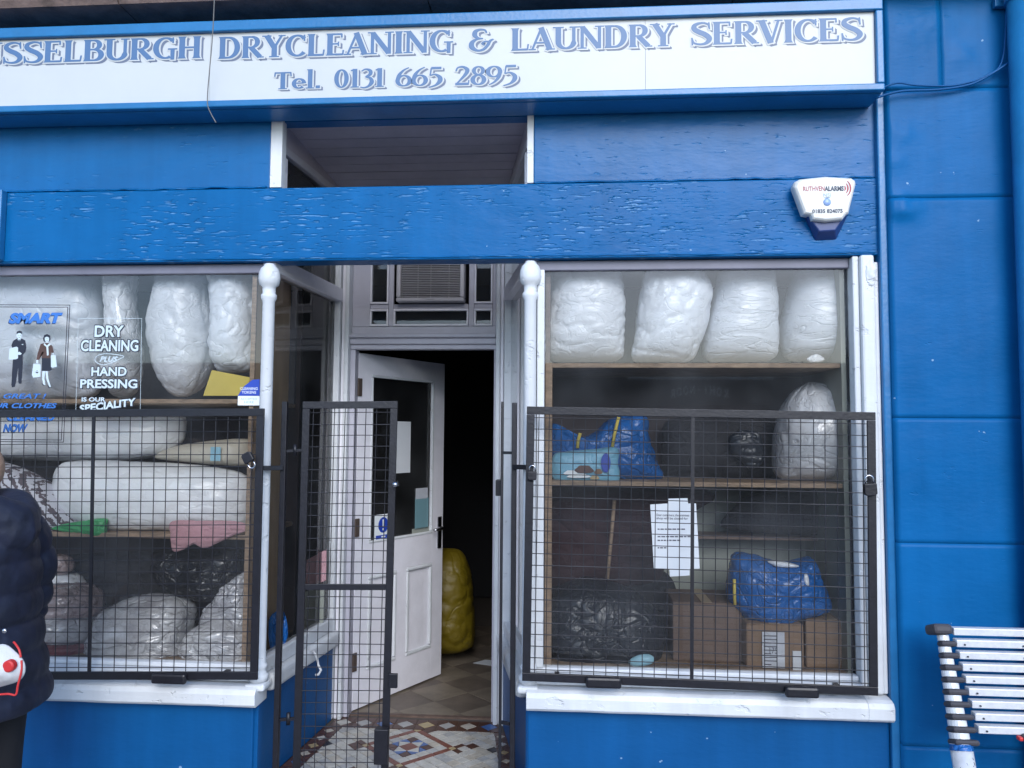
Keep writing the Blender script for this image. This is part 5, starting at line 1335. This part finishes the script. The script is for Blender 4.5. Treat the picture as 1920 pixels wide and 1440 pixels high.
K, W_, B_ = 'poster_black', 'poster_pale', 'tile_brown'
flat(po, 'printed_man', [
 (K, [(125, 560), (175, 555), (172, 680), (150, 830), (108, 835), (115, 700)]), (K, [(165, 555), (215, 560), (215, 680), (205, 820), (172, 815), (172, 690)]),
 (K, [(107, 835), (148, 828), (142, 860), (112, 866)]), (K, [(172, 812), (206, 815), (202, 832), (178, 830)]),
 (K, [(130, 420), (165, 400), (210, 405), (240, 420), (250, 490), (242, 530), (215, 560), (125, 575), (120, 500), (108, 470), (118, 440)]),
 (W_, [(165, 405), (198, 405), (182, 440)]), (K, [(175, 412), (188, 412), (185, 450), (178, 450)]),
 (W_, [(160, 355), (182, 345), (207, 355), (205, 385), (194, 406), (172, 406), (160, 385)]),
 (K, [(157, 362), (160, 338), (185, 328), (208, 336), (210, 362), (200, 350), (168, 352)]), (K, [(168, 372), (178, 370), (178, 375)]), (K, [(188, 371), (199, 372), (189, 376)]), (K, [(176, 392), (192, 391), (184, 396)]),
 (W_, [(90, 495), (160, 480), (172, 490), (172, 590), (150, 600), (82, 604)]), (K, [(120, 486), (138, 478), (122, 492)]), (W_, [(160, 540), (185, 528), (208, 545), (195, 558), (160, 556)]), (W_, [(204, 458), (222, 454), (220, 466)])], YD-.0003)
flat(po, 'printed_woman', [
 (W_, [(400, 710), (428, 712), (420, 780), (430, 850), (412, 845), (400, 790)]), (W_, [(428, 712), (452, 712), (458, 780), (484, 865), (468, 862), (440, 790)]),
 (K, [(390, 818), (412, 840), (440, 852), (405, 846)]), (K, [(446, 838), (466, 860), (494, 868), (462, 872)]),
 (K, [(396, 580), (480, 580), (492, 700), (470, 712), (396, 710)]),
 (B_, [(385, 455), (420, 445), (470, 448), (492, 470), (482, 560), (478, 590), (395, 588), (398, 530), (370, 605), (345, 605), (358, 540)]), (B_, [(470, 450), (500, 480), (510, 535), (492, 545), (480, 520)]),
 (W_, [(420, 445), (445, 470), (470, 446), (482, 460), (458, 480), (462, 560), (446, 565), (440, 482), (414, 462)]),
 (K, [(408, 400), (420, 370), (448, 360), (476, 376), (480, 410), (470, 430), (425, 436), (412, 425)]),
 (W_, [(425, 395), (445, 385), (466, 396), (466, 420), (455, 440), (438, 440), (426, 420)]), (K, [(432, 402), (442, 401), (440, 406)]), (K, [(452, 401), (462, 402), (453, 406)]), (K, [(438, 424), (456, 424), (447, 429)]),
 (W_, [(344, 606), (366, 606), (362, 640), (345, 638)]), (W_, [(318, 640), (388, 645), (384, 765), (316, 775), (302, 745)]), (K, [(345, 712), (352, 703), (360, 712)]), (K, [(335, 718), (368, 720), (352, 735)]),
 (W_, [(495, 540), (512, 538), (508, 560)]), (W_, [(484, 562), (530, 558), (540, 670), (500, 680), (484, 672)])], YD-.0003)

# notices on the door glass
def door_sheet(name, label, cat, u0, u1, z0, z1, m, d=.014):
    t = thing(name, label, cat, tuple(ondoor((u0+u1)/2, z0, d)))
    mb = MB(); mb.hexa([ondoor(u0, z0, d), ondoor(u1, z0, d), ondoor(u1, z0, d+.002), ondoor(u0, z0, d+.002), ondoor(u0, z1, d), ondoor(u1, z1, d), ondoor(u1, z1, d+.002), ondoor(u0, z1, d+.002)])
    part('sheet', mb, m, t); return t
def door_uv(px, py):
    """door-plane coordinates (along the door, height) seen at a pixel"""
    d = _F + _R*((px-960)/FPX) - _U*((py-720)/FPX); I = DM.inverted(); o = I @ CAM; e = (I.to_3x3() @ d)
    p = o + e*((.014-o.y)/e.y); return p.x, p.z
def ds(name, label, cat, px0, px1, py0, py1, m):
    u0, z1 = door_uv(px0, py0); u1, z0 = door_uv(px1, py1)
    return door_sheet(name, label, cat, u0, u1, z0, z1, m), u0, u1, z0, z1
ds('paper_note', 'blank looking white paper note taped on the open door glass', 'notice', 742, 769, 790, 886, 'paper')
mn, u0, u1, z0, z1 = ds('safety_notice', 'blue and white mandatory notice with a round exclamation emblem on the door glass', 'notice', 703, 733, 966, 1028, 'sticker_white')
def dpoly(pl, d): return [ondoor(u, z, d) for u, z in pl]
um, zm = (u0+u1)/2, z0+(z1-z0)*.70; rr = (u1-u0)*.30; rz = (z1-z0)*.22
pl = dpoly([(um+rr*math.cos(t), zm+rz*math.sin(t)) for t in [2*math.pi*k/20 for k in range(20)]], .0125)
part('emblem', MB().add(pl, [tuple(range(20))]), 'sticker_blue', mn, fixn=False)
part('emblem_mark', MB().add(dpoly([(um-.006, zm-rz*.25), (um+.006, zm-rz*.25), (um+.009, zm+rz*.7), (um-.009, zm+rz*.7)], .0115)+dpoly([(um-.007, zm-rz*.68), (um+.007, zm-rz*.68), (um+.007, zm-rz*.42), (um-.007, zm-rz*.42)], .0115), [(0, 1, 2, 3), (4, 5, 6, 7)]), 'sticker_white', mn, fixn=False)
e = (u1-u0)*.06
part('text_panel', MB().add(dpoly([(u0+e, z0+.01), (u1-e, z0+.01), (u1-e, z0+(z1-z0)*.42), (u0+e, z0+(z1-z0)*.42)], .0125), [(0, 1, 2, 3)]), 'sticker_blue', mn, fixn=False)
mb = MB()
for k in range(4):
    zz = z0+.02+(z1-z0)*.085*k; w2 = (u1-u0)*(.30 if k != 3 else .12)
    mb.add(dpoly([(um-w2, zz), (um+w2, zz), (um+w2, zz+.008), (um-w2, zz+.008)], .0115), [(0, 1, 2, 3)])
part('text_line', mb, 'sticker_white', mn, fixn=False)
ds('door_sticker', 'small dark topped sticker, uppermost on the door glass by the handle', 'sticker', 780, 802, 916, 934, 'bag_grey')
ds('door_sticker', 'tall teal sticker in the middle of the column on the door glass', 'sticker', 779, 803, 935, 990, 'sticker_teal')
ds('door_sticker', 'beige sticker lowest on the door glass by the handle', 'sticker', 773, 809, 992, 1016, 'back_green')

# yellow laundry sack inside
puff('laundry_sack', 'full mustard yellow laundry sack standing on the floor inside the doorway', 'sack', 'bag_yellow', [(812, 1034), (850, 1028), (872, 1040), (884, 1080), (888, 1140), (890, 1200), (878, 1216), (840, 1224), (800, 1222), (782, 1160), (790, 1080)], 1.98, .20, .034, 4.5, seed=40)

# ------------------------------------------------------------------ telescopic ladder leaning on the pilaster
ld = thing('ladder', 'closed silver telescopic ladder with grey collars leaning on the blue pilaster', 'ladder', (1.53, -.5, -.09))
top_l, bot_l = at(1766, 1190, -.20), at(1812, 1440, -.36)
top_l = at(1766, 1182, -.215); bot9 = at(1800, 1388, -.33)
axd = (bot9-top_l).normalized()
foot = top_l+axd*((top_l.z+.085)/-axd.z)
LW = at(1943, 1182, -.215).x-top_l.x
L9 = (bot9-top_l).length; pit = L9/9
for side in (0, 1):
    o = Vector((LW*side, 0, 0))
    # cap, then collars and tube sections (each lower section a little wider)
    part('end_cap', MB().bar(top_l+o-axd*.022+Vector((-.012 if not side else .012, 0, 0)), top_l+o+axd*.016+Vector((-.012 if not side else .012, 0, 0)), .088, .07, up=(1, 0, 0)), 'ladder_grey', ld, bevel=.012)
    for k in range(9):
        a = top_l+o+axd*(pit*k+.017); r = .0205+.0016*k
        part('tube_section', MB().tube([a, a+axd*(pit*.50)], r, 20), 'aluminium', ld, smooth=False, bevel=.002)
        b = a+axd*(pit*.505)
        x2 = .022 if not side else -.022
        part('collar', MB().bar(b+Vector((x2*.5, 0, 0)), b+axd*(pit*.485)+Vector((x2*.5, 0, 0)), .05+.003*k, .040+.0034*k+.02, up=(1, 0, 0)), 'ladder_grey', ld, bevel=.010)
    a = top_l+o+axd*(pit*9+.012)
    part('leg', MB().tube([a, foot+o-axd*.03], .037, 22), 'aluminium', ld, smooth=True)
    part('label_band', MB().tube([a+axd*.001, a+axd*.022], .0385, 22, caps=False), 'bag_blue', ld, smooth=True)
    part('foot', MB().bar(foot+o-axd*.04, foot+o, .085, .09, up=(1, 0, 0)), 'black_rubber', ld, bevel=.01)
    # scuffed sticker marks on the leg
    mb = MB(); rnd = random.Random(side)
    for q in range(26):
        t = rnd.uniform(.03, .22); th = rnd.uniform(-1.2, 1.2)-math.pi/2
        c = a+axd*t+Vector((math.cos(th)*.0374, math.sin(th)*.0374, 0)); h = rnd.uniform(.003, .012)
        mb.tube([c, c+axd*h+Vector((rnd.uniform(-.004, .004), 0, 0))], rnd.uniform(.0006, .0016), 5)
    part('scuff_marks', mb, 'ladder_grey', ld)['kind'] = 'stuff'
for k in range(9):
    c = top_l+axd*(pit*k-.001) + Vector((0, -.004, 0)); r0 = .034+.0035*k
    a, b = c+Vector((r0, 0, 0)), c+Vector((LW-r0, 0, 0))
    part('rung', MB().bar(a, b, .034, .0265, up=(0, 0, 1)), 'aluminium', ld, bevel=.003)
    if k:
        for x in (a.x+.028, b.x-.03):
            part('lock_pin', MB().tube([(x, a.y-.0185, c.z-.003), (x, a.y-.0215, c.z-.003)], .0035, 8), 'ladder_grey', ld)
c = top_l+axd*(pit*8)
part('release_latch', MB().box(c.x+.205, c.x+.30, c.y-.05, c.y-.012, c.z-.030, c.z-.004), 'ladder_grey', ld, bevel=.012)
part('release_button', MB().box(c.x+.190, c.x+.2045, c.y-.044, c.y-.020, c.z-.026, c.z-.012), 'red_plastic', ld, bevel=.004)

# ------------------------------------------------------------------ the person at the edge, seen from the left side, facing along the street
PX, PY = -2.045, -.72
pz = -.09
pr = thing('person', 'person in a long navy hooded padded coat and dark trousers carrying a dust mask', 'person', (PX, PY, pz), rotz=0)
HX = .030
def Wh(x, y, z): return W(x+HX, y, z)
def W(x, y, z): return Vector((PX+x, PY+y, pz+z))
def limb(mb, pts, n=14):
    """rounded, tapering closed tube through (x, y, z, r)"""
    q = catmull([tuple(p) for p in pts], 4, False)
    v = [W(*p[:3]) for p in q]; r = [p[3] for p in q]
    t0 = (v[0]-v[1]).normalized(); t1 = (v[-1]-v[-2]).normalized()
    v = [v[0]+t0*r[0]*.8, v[0]+t0*r[0]*.5] + v + [v[-1]+t1*r[-1]*.5, v[-1]+t1*r[-1]*.8]; r = [r[0]*.45, r[0]*.85] + r + [r[-1]*.85, r[-1]*.45]
    return mb.tube(v, r, n)
def fuse(mb, name, m, parent, voxel, it=4):
    o = mb.build(name, m, parent, fixn=True)
    rm = o.modifiers.new('fuse', 'REMESH'); rm.mode = 'VOXEL'; rm.voxel_size = voxel; rm.use_smooth_shade = True
    sm = o.modifiers.new('soften', 'SMOOTH'); sm.iterations = it; sm.factor = .5
    return o
# forward is -x; the near (left) side of the body is -y
b = MB()
HZ = 1.455                                          # centre of the head
b.ellipsoid(Wh(-.105, 0, HZ), (.098, .074, .112)); b.ellipsoid(Wh(-.135, 0, HZ-.055), (.062, .058, .068))
limb(b, [(HX*1-.195, 0, HZ+.005, .009), (HX*1-.212, 0, HZ-.02, .012), (HX*1-.216, 0, HZ-.032, .014)])           # nose
b.ellipsoid(Wh(-.192, 0, HZ-.066), (.012, .024, .007)); b.ellipsoid(Wh(-.188, 0, HZ-.082), (.012, .021, .008)); b.ellipsoid(Wh(-.175, 0, HZ-.108), (.024, .026, .020))
b.ellipsoid(Wh(-.19, 0, HZ+.03), (.016, .052, .010))
for s in (-1, 1): b.ellipsoid(Wh(-.095, s*.076, HZ-.012), (.018, .011, .032)); b.ellipsoid(Wh(-.165, s*.038, HZ-.03), (.026, .022, .022))
limb(b, [(HX*1-.085, 0, HZ-.06, .058), (HX*1-.055, 0, HZ-.13, .058), (HX*1-.03, 0, HZ-.22, .075)])
limb(b, [(-.02, 0, 1.22, .12), (-.01, 0, 1.05, .13), (0, 0, .88, .13), (.01, 0, .80, .13)])
for s in (-1, 1):
    limb(b, [(-.01, s*.085, .80, .095), (-.01, s*.09, .62, .078), (-.015, s*.09, .44, .056), (.005, s*.09, .28, .053), (.01, s*.09, .12, .040), (.01, s*.09, .06, .040)])
    limb(b, [(.03, s*.09, .035, .034), (-.06, s*.095, .030, .036), (-.15, s*.105, .024, .026)])
    limb(b, [(-.01, s*.17, 1.24, .058), (-.01, s*.225, 1.08, .048), (-.025, s*.235, .97, .042), (-.08, s*.225, .88, .036), (-.19, s*.205, .82, .030), (-.225, s*.20, .80, .026)])
body = fuse(b, 'body', 'skin', pr, .0075, 3)
# hands: palm, four unequal bent fingers, thumb from the side of the palm
for s in (-1, 1):
    hm = MB(); base = Vector((-.235, s*.198, .795)); 
    limb(hm, [(-.215, s*.20, .805, .026), (-.255, s*.196, .788, .030), (-.29, s*.192, .770, .028)])
    for k, (l, dy) in enumerate(((.066, -.024), (.074, -.008), (.070, .009), (.055, .025))):
        x0, y0, z0 = -.298, s*.192+dy, .766
        limb(hm, [(x0, y0, z0, .0095), (x0-l*.42, y0, z0-l*.30, .009), (x0-l*.55, y0, z0-l*.72, .0085), (x0-l*.42, y0, z0-l*1.0, .0075)], 10)
    limb(hm, [(-.25, s*.192-.028*1, .788, .012), (-.285, s*.192-.046, .765, .010), (-.305, s*.192-.046, .742, .0085)], 10)
    fuse(hm, 'hand', 'skin', pr, .0045, 2)
for s in (-1, 1):
    part('eye', MB().ellipsoid(Wh(-.188, s*.032, HZ+.008), (.010, .012, .009), 14, 8), 'paper', pr, smooth=True)
    part('pupil', MB().ellipsoid(Wh(-.1975, s*.032, HZ+.008), (.003, .0055, .0055), 10, 6), 'black_rubber', pr, smooth=True)
hr = MB(); hr.ellipsoid(Wh(-.088, 0, HZ+.022), (.104, .082, .105)); 
hr.v = [v for v in hr.v]
for i, v in enumerate(hr.v):
    l = v-Wh(0, 0, 0)
    if l.z < HZ+.02 and l.x < -.06: hr.v[i] = Wh(max(l.x, -.06)*.6-.04, l.y*.8, max(l.z, HZ-.0))
    if l.z < HZ-.045: hr.v[i].z = pz+HZ-.045
part('hair', hr, 'hair', pr, smooth=True)
# trousers and shoes
for s in (-1, 1):
    t = MB(); limb(t, [(.0, s*.088, .84, .120), (.0, s*.092, .62, .100), (0, s*.094, .42, .088), (.01, s*.094, .20, .080), (.01, s*.094, .075, .082)], 20)
    part('trouser_leg', t, 'black_cloth', pr, smooth=True)
    t = MB(); limb(t, [(.035, s*.095, .045, .046), (-.06, s*.10, .042, .048), (-.16, s*.11, .034, .036)], 16); t.v = [Vector((v.x, v.y, max(v.z, pz+.001))) for v in t.v]
    part('shoe', t, 'black_rubber', pr, smooth=True)
# coat: body, sleeves and hood fused into one garment with quilted swells
ct = MB()
def ring(z, hx_, hy_, ox, n=40): return [W(ox+hx_*math.cos(t)*(1 if True else 1), hy_*math.sin(t), z) for t in [2*math.pi*k/n for k in range(n)]]
lv = []
tb = [(.645, .196, .255, -.02), (.655, .206, .262, -.02), (.69, .208, .262, -.02), (.76, .195, .250, -.02), (.86, .180, .235, -.02), (.96, .170, .222, -.025), (1.06, .168, .222, -.03), (1.16, .165, .222, -.035), (1.24, .150, .205, -.04), (1.31, .115, .150, -.045), (1.35, .085, .10, -.05)]
zz = tb[0][0]; rings_ = []
while zz <= 1.35:
    for i in range(len(tb)-1):
        if tb[i][0] <= zz <= tb[i+1][0]:
            u = (zz-tb[i][0])/(tb[i+1][0]-tb[i][0]); p = [tb[i][j]*(1-u)+tb[i+1][j]*u for j in range(4)]; break
    q = .020*abs(math.sin(zz*math.pi/.105))**.5
    rings_.append([v for v in ring(zz, p[1]+q, p[2]+q, p[3])]); zz += .012
n = 40; vs = [v for r_ in rings_ for v in r_]
ct.add(vs, [(k*n+i, k*n+(i+1) % n, (k+1)*n+(i+1) % n, (k+1)*n+i) for k in range(len(rings_)-1) for i in range(n)] + [tuple(range(n-1, -1, -1)), tuple((len(rings_)-1)*n+i for i in range(n))])
for s in (-1, 1):
    pth = catmull([(-.02, s*.165, 1.255, .090), (.0, s*.225, 1.14, .086), (-.015, s*.245, 1.02, .082), (-.035, s*.250, .935, .078), (-.05, s*.240, .885, .070), (-.15, s*.218, .845, .060), (-.205, s*.205, .818, .050)], 9, False)
    pth = [(x, y, z, r-.004+.016*abs(math.sin(i*math.pi/8))**.5) for i, (x, y, z, r) in enumerate(pth)]
    v = [W(*p[:3]) for p in pth]; ct.tube(v, [p[3] for p in pth], 22)
limb(ct, [(-.13, -.075, 1.345, .034), (-.05, -.10, 1.355, .046), (.045, -.085, 1.335, .066), (.098, 0, 1.290, .078), (.045, .085, 1.335, .066), (-.05, .10, 1.355, .046), (-.13, .075, 1.345, .034)], 18)
limb(ct, [(.05, -.06, 1.29, .075), (.10, 0, 1.265, .085), (.05, .06, 1.29, .075)], 18)
coat = fuse(ct, 'coat', 'navy_cloth', pr, .008, 1)
dm = bpy.data.textures.new('cloth_folds', 'CLOUDS'); dm.noise_scale = .10
dd = coat.modifiers.new('folds', 'DISPLACE'); dd.texture = dm; dd.strength = .012; dd.mid_level = .5
part('press_stud', MB().ellipsoid(at(8, 1183, PY-.265), (.008, .005, .008), 12, 6), 'chrome', pr, smooth=True)
# dust mask hanging from the hand
mc = at(8, 1250, PY-.285)
mk = thing('dust_mask', 'white moulded dust mask with red valve and straps hanging from the coat sleeve', 'mask', tuple(mc))
mb = MB(); vs = []; fs = []; n = 36; rg = 12
for j in range(rg+1):
    q = j/rg
    for i in range(n):
        t = 2*math.pi*i/n; k = 1+.10*math.cos(3*t+.6)+.05*math.cos(2*t)
        d = .048*(1-q**2.0)
        vs.append((mc.x+.060*k*q*math.cos(t), mc.y-d-.004*math.cos(q*18+0)*(q > .3)*.25, mc.z+.066*k*q*math.sin(t)))
for j in range(rg):
    for i in range(n): fs.append((j*n+i, j*n+(i+1) % n, (j+1)*n+(i+1) % n, (j+1)*n+i))
b0 = len(vs); vs += [(x, y+.004, z) for x, y, z in vs]
fs += [tuple(i+b0 for i in reversed(f)) for f in fs]
o = rg*n
fs += [(o+i, o+(i+1) % n, b0+o+(i+1) % n, b0+o+i) for i in range(n)]
part('mask_cup', mb.add(vs, fs), 'mask_white', mk, smooth=True, fixn=False)
vc = mc+Vector((.038, -.032, .012))
part('valve', MB().tube([vc+Vector((0, .012, 0)), vc+Vector((.001, -.004, 0)), vc+Vector((.001, -.007, 0))], [.0185, .018, .014], 24), 'red_plastic', mk, smooth=False, bevel=.002)
S1 = [Vector(p) for p in catmull([tuple(mc+Vector(q)) for q in ((.058, -.004, .022), (.062, -.008, -.01), (.056, -.012, -.05), (.052, -.014, -.078), (.030, -.016, -.076), (-.01, -.016, -.078), (-.04, -.014, -.066), (-.062, -.006, -.035))], 6, False)]
part('strap', MB().tube(S1, .0032, 8), 'red_plastic', mk, smooth=True)
S2 = [Vector(p) for p in catmull([tuple(mc+Vector(q)) for q in ((.054, -.002, .030), (.046, .0, .052), (.030, .006, .066), (.018, .012, .072))], 6, False)]
part('strap', MB().tube(S2, .0032, 8), 'red_plastic', mk, smooth=True)

# ------------------------------------------------------------------ across the street: what the panes reflect
YO = -13.3
ob = thing('opposite_building', 'low dark green restaurant front across the street, seen only mirrored in the panes', 'building', (0, YO-4, -.09))
part('parapet', MB().box(-14, 14, YO-8, YO, 2.95, 3.04), 'sandstone', ob)
part('coping', MB().box(-14.05, 14.05, YO-.3, YO+.08, 3.0405, 3.075), 'sandstone', ob, bevel=.02)
part('wall', MB().box(-14, 14, YO-8, YO-.6, -.09, 2.949), 'dark_room', ob)
part('roof', MB().box(-14, 14, YO-7.9, YO-.31, 3.041, 3.05), 'slate', ob)
for i in range(10):
    x = -13+i*2.9
    part('shop_pier', MB().box(x-.2, x+.2, YO-.6, YO+.02, -.09, 2.2), 'shop_green', ob, bevel=.02)
    if i < 9:
        part('shop_pane', MB().box(x+.201, x+2.69, YO-.3, YO-.28, .5, 2.19), 'black_metal', ob)
        part('stall_riser', MB().box(x+.201, x+2.69, YO-.32, YO-.02, -.09, .499), 'shop_green', ob)
part('fascia', MB().box(-14, 14, YO-.6, YO+.05, 2.201, 2.94), 'shop_green', ob)
part('fascia_strip', MB().box(1.25, 4.3, YO+.051, YO+.10, 2.72, 2.78), 'pale_letter', ob)
mb = MB(); word = 'KOHI-NOOR'; tot = 1.25
for i, ch in enumerate(word):
    u = (i+.5)/len(word)-.5; x = 2.75-u*tot; z = 2.30+.11*(1-(2*u)**2)
    vs, fs = text_mesh(ch, 1.0, .03)
    if not vs: continue
    a, bb = min(v[0] for v in vs), max(v[0] for v in vs); c, d = min(v[1] for v in vs), max(v[1] for v in vs)
    wd = .105 if ch not in '-I' else (.03 if ch == 'I' else .05); hh = .20 if ch != '-' else .03; zo = 0 if ch != '-' else .09
    mb.add([(x-(p-(a+bb)/2)/(bb-a)*wd, YO+.054, z+zo+(q-c)/(d-c)*hh) for p, q in vs], fs)
part('lettering', mb, 'pale_letter', ob, fixn=False)
